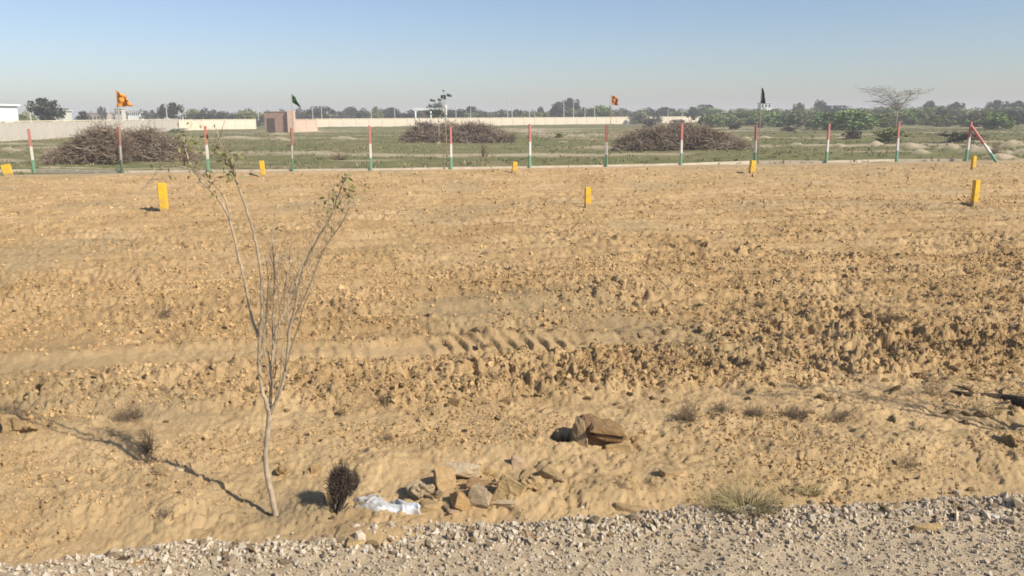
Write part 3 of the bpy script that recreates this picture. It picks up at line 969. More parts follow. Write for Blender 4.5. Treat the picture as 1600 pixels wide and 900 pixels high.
    for a in [(290, 212, .22, 46, .030), (303, 232, .2, 26, .030), (300, 254, .18, 20, .035), (322, 218, .1, 16, .03), (345, 232, -.1, 30, .035), (356, 262, -.1, 34, .030), (350, 246, -.1, 26, .028), (318, 280, .2, 22, .03),
              (362, 276, -.1, 22, .018), (368, 247, -.14, 16, .02), (541, 277, -.2, 44, .018), (547, 297, -.2, 50, .024), (531, 300, -.2, 30, .03), (521, 319, -.16, 55, .022), (517, 351, -.16, 20, .012), (556, 303, -.1, 20, .016),
              (338, 302, .18, 12, .025), (272, 262, .0, 14, .03), (430, 352, .12, 10, .03), (250, 263, .0, 10, .02)]:
        leaves(*a)
    return root

sap = sapling()
tag(sap, 'slender bare sapling with pale forked stems and a few olive leaves', 'sapling', 'young saplings along the road')
def copy_tree(o, parent=None):
    c = o.copy(); col.objects.link(c)
    if parent is not None:
        c.parent = parent
    for ch in list(o.children):
        copy_tree(ch, c)
    return c
s2 = copy_tree(sap)
s2.location = Vector((4.35, 4.98, hz(4.35, 4.98)))
s2.rotation_euler = (0, 0, R(70))
s2['label'] = 'next sapling of the row, outside the right edge of the picture'

# ------------------------------------------------------------------ grass tuft, dry shrubs, weeds
def attr_mat(name, stops, rough=.9):
    m = bpy.data.materials.new(name)
    nt, b = nodes(m)
    b.inputs['Roughness'].default_value = rough
    b.inputs['Specular IOR Level'].default_value = .12
    rr_ = ramp(nt, attr(nt, 'rnd'), stops)
    nt.links.new(rr_.outputs[0], b.inputs['Base Color'])
    return m
M_STRAW = attr_mat('straw and green grass', [(0, (.10, .10, .04)), (.4, (.27, .23, .11)), (1, (.55, .45, .25))])
M_DRY = attr_mat('dry twigs', [(0, (.09, .065, .042)), (.5, (.18, .13, .085)), (1, (.30, .23, .15))])
M_THORN = attr_mat('dead thorn twigs', [(0, (.10, .07, .045)), (.5, (.27, .20, .14)), (1, (.42, .335, .25))])

def tuft_mesh(name, n, w, h, lean=.6, width=.004):
    a = rng.uniform(0, 2 * math.pi, n); rad = np.sqrt(rng.uniform(0, 1, n)) * w * .28
    P = np.stack([np.cos(a) * rad, np.sin(a) * rad * .7, np.full(n, -.01)], -1)
    out = np.stack([np.cos(a), np.sin(a), np.zeros(n)], -1)
    hh = h * rng.uniform(.45, 1.1, n)
    l1 = P + out * (hh * lean * .35)[:, None] + np.stack([np.zeros(n), np.zeros(n), hh * .6], -1) + rng.normal(0, h * .06, (n, 3))
    l2 = l1 + out * (hh * lean * .8)[:, None] + np.stack([np.zeros(n), np.zeros(n), hh * .30], -1) + rng.normal(0, h * .09, (n, 3))
    V1, F1 = sticks(P, l1, width, width * .7)
    V2, F2 = sticks(l1, l2, width * .7, width * .2)
    rn = np.repeat(rng.uniform(0, 1, n), 6)
    return np_mesh(name, np.vstack([V1, V2]), np.vstack([F1, F2 + len(V1)]), True, {'rnd': np.concatenate([rn, rn])})

p = on_ground(1166, 804)
o = link('grass_tuft', tuft_mesh('grass_tuft', 420, .46, .185, .75, .0015), M_STRAW, loc=p)
tag(o, 'dry green and straw grass tuft at the gravel edge on the right', 'grass tuft')
for (px, py, wpx, hpx, lab) in [(1110, 806, 60, 22, 'low brownish grass left of the big grass tuft'), (150, 752, 50, 16, 'small olive tuft on the sand at the lower left'), (1545, 645, 60, 20, 'grey green weed in front of the dark shadow wedge'),
                                (1265, 775, 40, 26, 'thin dry grass right of the big grass tuft'), (1385, 812, 30, 22, 'dark green weed in the gravel at the right')]:
    p = on_ground(px, py); s = p.y / F
    o = link('grass_tuft', tuft_mesh('grass_tuft', 130, wpx * s, hpx * s, .8, .0014), M_STRAW, loc=p)
    tag(o, lab, 'grass tuft')

def shrub_mesh(name, n, rad, hgt, tr=.0022, flat=.8):
    A = []; B = []; ra = []; rb = []
    for _ in range(n):
        a = random.uniform(0, 6.283); el = random.uniform(.1, 1.3)
        d = Vector((math.cos(a) * math.cos(el), math.sin(a) * math.cos(el) * flat, math.sin(el)))
        q = Vector((random.gauss(0, rad * .15), random.gauss(0, rad * .15), -.01))
        L = Vector((d.x * rad, d.y * rad, d.z * hgt)) * random.uniform(.5, 1.05)
        m_ = q + L * .5 + Vector((random.gauss(0, rad * .12), random.gauss(0, rad * .12), random.gauss(0, hgt * .08)))
        e = q + L + Vector((random.gauss(0, rad * .12), random.gauss(0, rad * .12), random.gauss(0, hgt * .08)))
        A += [q, m_]; B += [m_, e]; ra += [tr, tr * .7]; rb += [tr * .7, tr * .3]
        for _k in range(3):
            g = m_.lerp(e, random.random())
            f = g + Vector((random.gauss(0, 1), random.gauss(0, 1), random.gauss(.2, .8))) * rad * .25
            A.append(g); B.append(f); ra.append(tr * .5); rb.append(tr * .25)
    V, Fq = sticks(np.array([tuple(a) for a in A]), np.array([tuple(b) for b in B]), ra, rb)
    return np_mesh(name, V, Fq, True, {'rnd': np.repeat(rng.uniform(0, 1, len(A)), 6)})

for (px, py, wpx, hpx, n, lab) in [
    (1075, 660, 60, 46, 60, 'dry dark shrub at the field edge right of the big lump'), (1180, 652, 60, 24, 70, 'low dark brown shrub, second along the field edge'), (1242, 652, 44, 22, 60, 'low grey brown shrub, third along the field edge'),
    (1310, 660, 70, 24, 50, 'sparse shrub right of the dark low shrubs'), (1130, 645, 40, 22, 50, 'small brown shrub between the dark ones'), (1320, 655, 30, 18, 40, 'tiny grey shrub on the sandy rise'),
    (20, 662, 60, 36, 40, 'dry brown shrub at the left edge of the field'), (205, 655, 60, 30, 60, 'curled dark dry shrub left of the sapling'), (232, 705, 44, 54, 34, 'dry reed-like stalks left of the sapling'),
    (1392, 498, 48, 26, 60, 'dark dry bush standing alone in the ploughed soil on the right'), (1308, 532, 34, 18, 50, 'small dark bush lower left of the one standing alone'), (1188, 478, 30, 14, 40, 'low dark weed in the middle of the right field'),
    (1460, 622, 60, 36, 40, 'brownish shrub left of the dark shadow wedge'), (605, 690, 26, 26, 22, 'thin dry stalk on the bank above the white sheet'), (262, 812, 40, 36, 20, 'small dead plant on the sandy bank'),
    (1420, 730, 60, 20, 30, 'low brown weed on the sandy verge at the right'), (262, 490, 44, 14, 30, 'low dry weed in the field left of the sapling'), (600, 625, 40, 26, 24, 'dark dry weed in the field right of the sapling'),
    (755, 245, 14, 26, 30, 'thin dark weed standing near the fence behind the field'), (1555, 246, 24, 30, 40, 'dry weed by the strut of the last fence post'), (530, 250, 40, 16, 40, 'brown scrub at the fence behind the sapling tips')]:
    p = on_ground(px, py); s = p.y / F
    tr = max(.0018, .27 * s)
    n = int(n * 1.6)
    o = link('dry_shrub', shrub_mesh('dry_shrub', n, wpx * s * .55, hpx * s * 1.1, tr), M_DRY, loc=p)
    tag(o, lab, 'dry shrub')

# very dark bushy clump standing in the pit beside the white sheet
M_CHAR = attr_mat('blackened twigs', [(0, (.04, .03, .022)), (.5, (.085, .065, .05)), (1, (.16, .125, .09))])
p = on_ground(529, 803); s = p.y / F
A_ = 3600
ang = rng.uniform(0, 2 * math.pi, A_); el = rng.uniform(-.35, 1.5, A_); rr_ = rng.uniform(.1, .95, A_) ** .6
c_ = np.array([.012, .05, .135])
P0 = np.stack([np.cos(ang) * np.cos(el) * .068 * rr_, np.sin(ang) * np.cos(el) * .055 * rr_, np.sin(el) * .105 * rr_], -1) + c_
P1 = P0 + (P0 - c_) * .10 + rng.normal(0, .020, (A_, 3)) + np.array([0, 0, .012])
V, Fq = sticks(P0, P1, .0019, .0008)
st_a = np.stack([rng.normal(-.01, .012, 60), rng.normal(0, .02, 60), np.full(60, -.03)], -1); st_b = c_ + rng.normal(0, .03, (60, 3)) - np.array([0, 0, .05])
V2, F2 = sticks(st_a, st_b, .006, .004)
o = link('dark_shrub', np_mesh('dark_shrub', np.vstack([V, V2]), np.vstack([Fq, F2 + len(V)]), True, {'rnd': np.repeat(rng.uniform(0, 1, A_ + 60), 6)}), M_CHAR, loc=p)
tag(o, 'blackish bushy clump standing beside the white plastic sheet', 'dry shrub')

# branch-shaped dark wedge, added to stand in for a shadow at the right edge
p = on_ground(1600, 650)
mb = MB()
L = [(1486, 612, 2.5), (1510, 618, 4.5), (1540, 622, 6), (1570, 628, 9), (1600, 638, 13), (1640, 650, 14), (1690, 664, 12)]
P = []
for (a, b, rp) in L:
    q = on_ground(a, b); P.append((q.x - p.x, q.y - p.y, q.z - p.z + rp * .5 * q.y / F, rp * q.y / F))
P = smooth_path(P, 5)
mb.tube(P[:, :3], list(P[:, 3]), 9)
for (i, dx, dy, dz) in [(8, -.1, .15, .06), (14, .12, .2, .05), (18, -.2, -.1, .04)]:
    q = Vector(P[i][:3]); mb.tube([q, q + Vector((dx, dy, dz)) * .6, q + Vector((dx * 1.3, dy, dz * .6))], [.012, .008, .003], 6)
o = link('shadow_wedge', mb.mesh('shadow_wedge', True), bark('dark shadow brown', (.10, .07, .045), (.045, .03, .02)), loc=p)
tag(o, 'dark branch-shaped wedge standing in for a shadow at the right edge', 'branch')

# ------------------------------------------------------------------ fence posts, marker posts, kerb
def tri_mat():
    m = bpy.data.materials.new('red white and green paint')
    nt, b = nodes(m)
    b.inputs['Roughness'].default_value = .7
    tc = N(nt, 'ShaderNodeTexCoord'); sx = N(nt, 'ShaderNodeSeparateXYZ')
    nt.links.new(tc.outputs['Object'], sx.inputs[0])
    no = noise_node(nt, 9, 4, .6)
    ad = N(nt, 'ShaderNodeMath', operation='MULTIPLY_ADD'); ad.inputs[1].default_value = .10
    nt.links.new(no.outputs['Fac'], ad.inputs[0]); nt.links.new(sx.outputs['Z'], ad.inputs[2])
    dv = N(nt, 'ShaderNodeMath', operation='DIVIDE'); dv.inputs[1].default_value = 2.0
    nt.links.new(ad.outputs[0], dv.inputs[0])
    r_ = N(nt, 'ShaderNodeValToRGB'); r_.color_ramp.interpolation = 'CONSTANT'
    e = r_.color_ramp.elements
    e[0].position = 0; e[0].color = (.12, .30, .17, 1)
    e[1].position = .29; e[1].color = (.66, .61, .53, 1)
    x = e.new(.565); x.color = (.50, .15, .12, 1)
    nt.links.new(dv.outputs[0], r_.inputs[0])
    n2 = noise_node(nt, 26, 6, .7)
    wr = ramp(nt, n2.outputs['Fac'], [(.52, (0, 0, 0)), (.66, (.9, .9, .9))])
    s = mix(nt, wr.outputs[0], r_.outputs[0], (.42, .36, .30))
    nt.links.new(s, b.inputs['Base Color'])
    return m
M_TRI = tri_mat()
M_CAP = matte('bare concrete', (.52, .40, .32), (.38, .30, .24), 12)

def post_mesh(h, w):
    bm = bmesh.new()
    bmesh.ops.create_cube(bm, size=1)
    for v in bm.verts:
        tp = v.co.z > 0
        k = .88 if tp else 1.0
        v.co = Vector((v.co.x * w * k, v.co.y * w * k, h if tp else -.25))
    bmesh.ops.bevel(bm, geom=bm.edges[:], offset=.008, segments=1, affect='EDGES')
    me = bpy.data.meshes.new('post_shaft'); bm.to_mesh(me); bm.free()
    return me
me_post = post_mesh(1.82, .10)
me_post.materials.append(M_TRI)
POSTS = [(54, 270), (191, 270.5), (326, 269), (458, 267.5), (580, 266.5), (705, 264.5), (828, 262.5), (947, 260.5), (1064, 258), (1179, 256), (1291, 254.5), (1401, 252.5), (1510, 250.5)]
ordn = ['leftmost', 'second', 'third', 'fourth', 'fifth', 'sixth', 'seventh', 'eighth', 'ninth', 'tenth', 'eleventh', 'twelfth', 'last']
posts = []
for k, (px, py) in enumerate(POSTS):
    p = on_ground(px, py)
    e = empty('fence_post', p, R(random.uniform(-8, 8) + 12))
    s = link('shaft', me_post, None, e)
    s.rotation_euler = (R(random.uniform(-1, 1)), R(random.uniform(-1.6, 1.6)), 0)
    s.scale.z = random.uniform(.96, 1.03)
    extra = ['beside the thorn heap', 'with the orange flag', 'behind the sapling tips', 'with the dark green flag', 'before the long cream wall', 'with the torn grey flag', 'before the sandy track', 'with the small orange flag', 'before the right thorn heap',
             'with the furled dark flag', 'before the green bushes', 'below the bare umbrella tree', 'propped by a slanting strut'][k]
    tag(e, '%s red, white and green fence post from the left, %s' % (ordn[k], extra), 'fence post', 'painted fence posts')
    posts.append(p)
# continuing outside the picture on both sides
step = (posts[-1] - posts[0]) / 12
for k, q in ((0, posts[0] - step),):
    e = empty('fence_post', Vector((q.x, q.y, hz(q.x, q.y))), R(12)); link('shaft', me_post, None, e)
    tag(e, 'red, white and green fence post outside the left edge of the picture', 'fence post', 'painted fence posts')
# strut of the last post: part of that post
last = [o for o in bpy.data.objects if o.name.startswith('fence_post') and 'last' in o.get('label', '')][0]
q = on_ground(1558, 249)
top = posts[-1] + Vector((.06, .02, 1.62)); d = (top - q); L = d.length
me = post_mesh(L, .11); me.materials.append(M_TRI)
s = link('strut', me, None, last)
mw = Matrix.Translation(q) @ d.to_track_quat('Z', 'Y').to_matrix().to_4x4()
last_m = Matrix.Translation(last.location) @ last.rotation_euler.to_matrix().to_4x4()
s.matrix_local = last_m.inverted() @ mw

# low concrete kerb under the fence, one thing with its cast lengths
kerb = empty('concrete_kerb', posts[0])
tag(kerb, 'low pale concrete kerb running along the foot of the painted posts', 'kerb')
M_KERB = matte('pale concrete', (.60, .52, .40), (.46, .37, .26), 3, bump=.3)
allp = [posts[0] - step] + posts
for a, b in zip(allp[:-1], allp[1:]):
    mb = MB()
    n_ = 2
    for i in range(n_):
        p0 = a.lerp(b, i / n_ + .004); p1 = a.lerp(b, (i + 1) / n_ - .004)
        c = (p0 + p1) / 2; ang = math.atan2(b.y - a.y, b.x - a.x)
        zz = hz(c.x, c.y)
        mb.box(Vector((c.x, c.y + .10, -.005 + random.uniform(.0, .008))) - posts[0], ((p1 - p0).length, .16, .16), (0, R(random.uniform(-.4, .4)), ang))
    o = link('kerb_length', mb.mesh('kerb_length'), M_KERB, kerb)

M_YEL = matte('yellow paint', (.74, .45, .03), (.52, .33, .10), 5, rough=.75, bump=.5, bdist=.01, c3=(.80, .54, .06))
def muddy(m, top):
    nt = m.node_tree; b = nt.nodes['Principled BSDF']; src = b.inputs['Base Color'].links[0].from_socket
    tc = N(nt, 'ShaderNodeTexCoord'); sx = N(nt, 'ShaderNodeSeparateXYZ'); nt.links.new(tc.outputs['Object'], sx.inputs[0])
    no = noise_node(nt, 14, 5, .7)
    ad = N(nt, 'ShaderNodeMath', operation='MULTIPLY_ADD'); ad.inputs[1].default_value = -.16
    nt.links.new(no.outputs['Fac'], ad.inputs[0]); nt.links.new(sx.outputs['Z'], ad.inputs[2])
    r_ = ramp(nt, ad.outputs[0], [(0, (1, 1, 1)), (top, (0, 0, 0))])
    n2 = noise_node(nt, 22, 6, .75); r2 = ramp(nt, n2.outputs['Fac'], [(.60, (0, 0, 0)), (.66, (.8, .8, .8))])
    s_ = mix(nt, r_.outputs[0], src, (.40, .28, .13)); s_ = mix(nt, r2.outputs[0], s_, (.48, .37, .22))
    nt.links.new(s_, b.inputs['Base Color'])
muddy(M_YEL, .05)
def marker(px, py, hpx, wpx, lab, tilt=0, thick=None):
    p = on_ground(px, py); s = p.y / F
    w = wpx * s; h = hpx * s
    t = thick or w * .8
    bm = bmesh.new(); bmesh.ops.create_cube(bm, size=1)
    for v in bm.verts:
        v.co = Vector((v.co.x * w, v.co.y * t, h if v.co.z > 0 else -.15))
    bmesh.ops.bevel(bm, geom=bm.edges[:], offset=w * .07, segments=2, affect='EDGES')
    me = bpy.data.meshes.new('marker_post'); bm.to_mesh(me); bm.free()
    o = link('marker_post', me, M_YEL, loc=p)
    o.rotation_euler = (0, R(tilt), R(10))
    tag(o, lab, 'marker post', 'yellow plot marker posts')
marker(257, 332, 46, 12, 'thick yellow marker post in the field left of the sapling')
marker(918, 328, 31, 9, 'yellow marker post in the middle of the ploughed field')
marker(1522, 320, 40, 9, 'yellow marker post on the right, nearer of the two in line')
marker(412, 277, 25, 7, 'small yellow marker post near the fence behind the sapling', -4)
marker(803, 271, 17, 7, 'faded short yellow marker post near the fence, centre', 6)
marker(1174, 271, 21, 8, 'dull yellow marker post near the tenth fence post', 5)
marker(1520, 266, 21, 6, 'far yellow marker post near the last fence post')
marker(14, 275, 18, 13, 'tilted yellow slab marker at the left edge near the fence', -10, .15)

# ------------------------------------------------------------------ flags on slim poles tied to posts
M_POLE = matte('bamboo pole', (.40, .33, .22), (.26, .21, .14), 12)
def flag(post_i, top, outline, colr, lab, fold=.05, dx=.10):
    """outline: photo pixels; top left, top right, bottom right, bottom left"""
    p = posts[post_i]; y = p.y - .12
    root = empty('flag', Vector((p.x + dx, y, p.z)))
    tag(root, lab, 'flag', 'flags on poles tied to the fence')
    tp = pp(top[0], top[1], y) - root.location
    mb = MB(); mb.tube([(0, 0, .1), tp * .5 + Vector((.02, 0, 0)), tp], [.02, .017, .012], 7)
    link('flag_pole', mb.mesh('flag_pole', True), M_POLE, root)
    q = [np.array(pp(a, b, y) - root.location) for a, b in outline]
    nx, ny = 22, 16
    U, W = np.meshgrid(np.linspace(0, 1, nx), np.linspace(0, 1, ny))
    U3, W3 = U[..., None], W[..., None]
    P = (q[0] * (1 - U3) + q[1] * U3) * (1 - W3) + (q[3] * (1 - U3) + q[2] * U3) * W3
    P[..., 1] += fold * (np.sin(U * 9 + W * 4) + .5 * np.sin(W * 11 - U * 5)) * (.2 + U)
    P[..., 2] += fold * .5 * perlin(U * 4, W * 4, post_i + 3) * U
    idx = np.arange(nx * ny).reshape(ny, nx)
    Fq = np.stack([idx[:-1, :-1], idx[:-1, 1:], idx[1:, 1:], idx[1:, :-1]], -1).reshape(-1, 4)
    m = matte(lab.split(',')[0] + ' cloth', colr, tuple(c * .7 for c in colr), 5)
    o = link('cloth', np_mesh('cloth', P.reshape(-1, 3), Fq, True), m, root)
    md = o.modifiers.new('thickness', 'SOLIDIFY'); md.thickness = .006
flag(1, (181, 140), [(181, 141), (196, 150), (208, 165), (183, 167)], (.75, .30, .05), 'bright orange pennant, largest of the flags, above the second post', .10)
flag(3, (455, 146), [(456, 147), (461, 152), (472, 170), (457, 160)], (.035, .10, .04), 'crumpled dark green flag above the fourth post', .06, .05)
flag(7, (955, 148), [(956, 149), (965, 152), (966, 165), (956, 163)], (.55, .24, .10), 'small faded orange flag above the eighth post', .05)
flag(9, (1190, 136), [(1190, 138), (1193, 138), (1196, 162), (1188, 161)], (.035, .045, .05), 'narrow furled dark flag hanging above the tenth post', .03)

# small scraps: the tattered flag over the centre
flag(5, (693, 145), [(688, 149), (697, 148), (697, 155), (689, 154)], (.10, .12, .13), 'torn dark grey flag blowing in scraps above the sixth post', .05, -.15)
fr = [o for o in bpy.data.objects if o.name.startswith('flag') and 'torn' in o.get('label', '')][0]
cl = [c for c in fr.children if c.name.startswith('cloth')][0]
for (a, b, w_, h_) in [(702, 149, 7, 4), (676, 157, 8, 3), (693, 142, 3, 2), (687, 156, 6, 3)]:
    c = pp(a, b, posts[5].y - .12) - fr.location
    s = posts[5].y / F
    P = []
    for i in range(6):
        for j in range(4):
            P.append((c.x + (i / 5 - .5) * w_ * s, c.y + .03 * math.sin(i * 1.3 + j), c.z + (j / 3 - .5) * h_ * s - (i / 5 - .5) * .04))
    Fq = [(i * 4 + j, i * 4 + j + 1, (i + 1) * 4 + j + 1, (i + 1) * 4 + j) for i in range(5) for j in range(3)]
    me = np_mesh('scrap', np.array(P), np.array(Fq), True)
    o = link('scrap', me, cl.data.materials[0], fr)
    o.modifiers.new('thickness', 'SOLIDIFY').thickness = .006

# ------------------------------------------------------------------ thorn heaps
def thorn_heap(name, px0, px1, pyb, prof, n, lab, deep=2.4, seed=1):
    """prof: list of (px, py) of the top outline"""
    r_ = np.random.default_rng(seed)
    pm = on_ground((px0 + px1) / 2, pyb)
    s = pm.y / F
    x = r_.uniform(px0, px1, n)
    tops = np.interp(x, [a for a, b in prof], [b for a, b in prof])
    hmax = (pyb - tops) * s * (.84 + .30 * perlin(x * .11, x * 0, seed + 60) + .12 * perlin(x * .4, x * 0, seed + 61))
    X = (x - (px0 + px1) / 2) * s
    ez = r_.uniform(0, 1, n) ** .8
    Y = r_.normal(0, .34, n) * deep * np.sqrt(1 - ez * .85) * .6
    Z = ez * hmax * (1 - .30 * np.abs(Y) / deep)
    A = np.stack([X, Y, Z], -1)
    D = r_.normal(0, 1, (n, 3)) * np.array([1, .8, .55]); D[:, 2] += .18
    D /= np.linalg.norm(D, axis=1, keepdims=True)
    Ln = r_.uniform(.25, .75, n) * (pm.y / 45) ** .5
    Z2 = A[:, 2] + D[:, 2] * Ln
    D[:, 2] = np.where(Z2 > hmax * 1.25 + .12, -np.abs(D[:, 2]) * .3, D[:, 2])
    Mid = A + D * (Ln * .5)[:, None]
    E = Mid + (D + r_.normal(0, .35, (n, 3))) * (Ln * .5)[:, None]
    Mid[:, 2] = np.maximum(Mid[:, 2], .0); E[:, 2] = np.maximum(E[:, 2], .0)
    th = s * .42
    V1, F1 = sticks(A, Mid, th * 1.2, th * .8); V2, F2 = sticks(Mid, E, th * .8, th * .35)
    # side spurs
    B0 = Mid + (E - Mid) * r_.uniform(0, 1, (n, 1)); B1 = B0 + r_.normal(0, .10, (n, 3)) * (pm.y / 45)
    V3, F3 = sticks(B0, B1, th * .6, th * .3)
    rn = np.repeat(np.clip(r_.normal(.5, .25, n) + .45 * perlin(X * .8, Z * 1.6, seed + 5), 0, 1), 6)
    V = np.vstack([V1, V2, V3]); Fq = np.vstack([F1, F2 + len(V1), F3 + len(V1) + len(V2)])
    root = empty(name, pm)
    tag(root, lab, 'thorn heap', 'heaps of cut thorn brush beyond the fence')
    o = link('branches', np_mesh('branches', V, Fq, True, {'rnd': np.concatenate([rn, rn, rn])}), M_THORN, root)
    o['kind'] = 'stuff'
    # stouter boughs
    mb = MB()
    rr_ = random.Random(seed)
    for _ in range(38):
        a = rr_.uniform(px0 + 8, px1 - 8); t_ = float(np.interp(a, [q[0] for q in prof], [q[1] for q in prof])); hh = (pyb - t_) * s
        p0 = Vector(((a - (px0 + px1) / 2) * s, rr_.uniform(-.6, .6), rr_.uniform(0, .2)))
        p1 = p0 + Vector((rr_.uniform(-.8, .8), rr_.uniform(-.4, .4), hh * rr_.uniform(.4, 1.22)))
        mb.tube([p0, p0.lerp(p1, .5) + Vector((rr_.gauss(0, .1), 0, 0)), p1], [.028, .02, .008], 4)
    link('boughs', mb.mesh('boughs', True), M_TWIG, root)

thorn_heap('thorn_heap', 84, 196, 254, [(84, 245), (100, 232), (125, 217), (148, 200), (160, 192), (176, 194), (190, 204), (196, 225)], 5200, 'ragged brown thorn heap rising to a point left of the second post', seed=1)
thorn_heap('thorn_heap', 184, 294, 252, [(184, 206), (200, 204), (215, 203), (232, 201), (250, 208), (270, 214), (285, 226), (294, 242)], 5200, 'dark domed thorn heap between the second and third posts', seed=2)
thorn_heap('thorn_heap', 636, 684, 222, [(636, 216), (645, 202), (655, 196), (668, 194), (680, 197), (684, 206)], 3600, 'small rounded thorn heap under the white frame', 3, seed=3)
thorn_heap('thorn_heap', 687, 796, 222, [(687, 206), (692, 193), (702, 191), (712, 197), (735, 195), (755, 194), (770, 200), (785, 208), (796, 218)], 5200, 'long low thorn heap around the sixth post', 3.4, seed=4)
thorn_heap('thorn_heap', 968, 1160, 235, [(968, 230), (978, 212), (995, 205), (1010, 200), (1030, 199), (1050, 194), (1075, 193), (1100, 200), (1120, 206), (1140, 214), (1155, 226), (1160, 233)], 8600, 'widest grey brown thorn heap around the ninth post', 3, seed=5)

# ------------------------------------------------------------------ far walls
M_CREAM = matte('cream wall paint', (.72, .64, .49), (.60, .51, .38), .6, bump=.2, bdist=.02)
M_GREYW = matte('grey precast concrete', (.56, .52, .44), (.46, .41, .34), .9, bump=.2, bdist=.02)
M_PINK = matte('pinkish plaster', (.62, .47, .36), (.52, .38, .28), 1.2)
M_BRICK = matte('reddish brown brick', (.37, .24, .185), (.27, .175, .135), 2.5)
M_COPE = matte('coping', (.80, .70, .48), (.70, .60, .42), 2)

def wall(name, a, b, h, npan, mp, mc, lab, post=.3, thick=.14, proud=.12):
    a = Vector((*a, 0)); b = Vector((*b, 0))
    root = empty(name, Vector((a.x, a.y, hz(a.x, a.y))))
    tag(root, lab, 'wall')
    d = (b - a); L = d.length; ang = math.atan2(d.y, d.x); step_ = L / npan
    mp_ = MB(); mp_.box((0, 0, (h - .1) / 2 - .15), (step_ - post * .9, thick, h + .2 - .1)); me_p = mp_.mesh('wall_panel'); me_p.materials.append(mp)
    mq = MB(); mq.box((0, 0, h / 2 - .14), (post, thick + proud, h + .32)); me_q = mq.mesh('wall_pillar'); me_q.materials.append(mp)
    mc_ = MB(); mc_.box((0, 0, h - .05 - .048), (step_ - post - .01, thick + .08, .10)); me_c = mc_.mesh('coping'); me_c.materials.append(mc)
    rot = Matrix.Rotation(ang, 4, 'Z')
    for i in range(npan):
        c = a + d * ((i + .5) / npan) - root.location; c.z = 0
        o = link('wall_panel', me_p, None, root); o.matrix_local = Matrix.Translation(c) @ rot
        o = link('coping', me_c, None, root); o.matrix_local = Matrix.Translation(c + Vector((0, 0, .05))) @ rot
    for i in range(npan + 1):
        c = a + d * (i / npan) - root.location; c.z = 0
        o = link('wall_pillar', me_q, None, root); o.matrix_local = Matrix.Translation(c) @ rot
    return root

wall('boundary_wall', (-46.5, 58), (-56.2, 138), 1.95, 30, M_GREYW, M_COPE, 'grey precast panel wall running away at the left')
wall('boundary_wall', (-56.0, 138.4), (-49.0, 157), 1.85, 7, M_CREAM, M_COPE, 'short cream wall between the grey wall and the brick kiosk')
pA = gp(495, 198.5); pB = gp(1106, 192.0)
wall('boundary_wall', (pA.x, pA.y), (pB.x, pB.y), 1.75, 36, M_CREAM, M_COPE, 'long cream boundary wall crossing behind the weedy land', .4)
p0 = gp(462, 206.0); p1 = gp(495, 204.5)
wall('boundary_wall', (p0.x, p0.y), (p1.x, p1.y), 1.9, 2, M_PINK, M_PINK, 'short pinkish plaster wall right of the brick kiosk', .25)
# last bright end of the wall
p = gp(1110, 193)
mb = MB(); mb.box((0, 0, .75), (1.1, .6, 1.9)); mb.box((0, 0, 1.75), (1.3, .8, .12))
tag(link('gate_pillar', mb.mesh('gate_pillar'), M_COPE, loc=(p.x, p.y, 0)), 'bright cream gate pillar at the right end of the long wall', 'pillar')
# brick kiosk
kx0 = gp(424, 206); kx1 = gp(462, 206.5)
k = empty('brick_kiosk', Vector(((kx0.x + kx1.x) / 2, kx1.y + 2, 0)))
tag(k, 'small brown brick kiosk with one pale corner pillar by the wall', 'kiosk')
W_ = kx1.x - kx0.x
mb = MB(); mb.box((-.5, -.9, 1.35), (W_ - 1.1, 1.8, 3.0)); link('brick_walls', mb.mesh('brick_walls'), M_BRICK, k)
mb = MB(); mb.box((W_ / 2 - .55, -1.85, 1.45), (.95, .9, 3.2)); link('corner_pillar', mb.mesh('corner_pillar'), M_PINK, k)
mb = MB(); mb.box((-.5, -.9, 2.9), (W_ - 1.0, 1.95, .12)); link('roof_slab', mb.mesh('roof_slab'), matte('brown slab', (.34, .26, .20)), k)
mb = MB(); mb.box((-W_ / 2 + 1.0, -1.83, 1.0), (1.1, .08, 2.0)); link('door', mb.mesh('door'), matte('dark door', (.10, .075, .06)), k)
# slight left wing of the kiosk in shade

# ------------------------------------------------------------------ far buildings
M_WHITE = matte('white wash', (.82, .82, .80), (.74, .74, .72), 1)
M_PALEB = matte('pale plaster', (.62, .60, .52), (.52, .49, .42), 1)
M_TAN_B = matte('tan plaster', (.50, .38, .30), (.40, .30, .23), 1)
M_DKW = matte('dark window', (.035, .035, .04), (.02, .02, .02), 2, rough=.4)
def building(px0, px1, pyt, y, dep, mat, lab, rows=0, cols=0, parapet=True, extra=None, slope=0.0):
    dep = min(dep, 3.5)
    x0 = pp(px0, 185, y).x; x1 = pp(px1, 185, y + dep if px1 < 800 else y).x
    zt = pp((px0 + px1) / 2, pyt, y).z
    w = x1 - x0
    root = empty('building', Vector(((x0 + x1) / 2, y + dep / 2, 0)))
    tag(root, lab, 'building', 'far buildings beyond the wall')
    mb = MB()
    mb.box((0, 0, zt / 2 - .2), (w, dep, zt + .4))
    link('walls', mb.mesh('walls'), mat, root)
    mb = MB(); mb.box((0, 0, zt + .08), (w + .5, dep + .5, .18)); link('roof', mb.mesh('roof'), mat if slope == 0 else M_PALEB, root)
    if rows:
        wm = MB(); cw = w / cols; rh = zt / rows
        wm.box((0, 0, 0), (cw * .45, .12, rh * .42)); me = wm.mesh('window'); me.materials.append(M_DKW)
        for i in range(cols):
            for j in range(rows):
                o = link('window', me, None, root); o.location = ((i + .5) * cw - w / 2, -dep / 2 - .03, (j + .55) * rh)
    return root, w, zt, dep
b_, w_, zt_, dp_ = building(-32, 29, 165, 84, 6, M_WHITE, 'bright white flat building at the left edge', 0, 0)
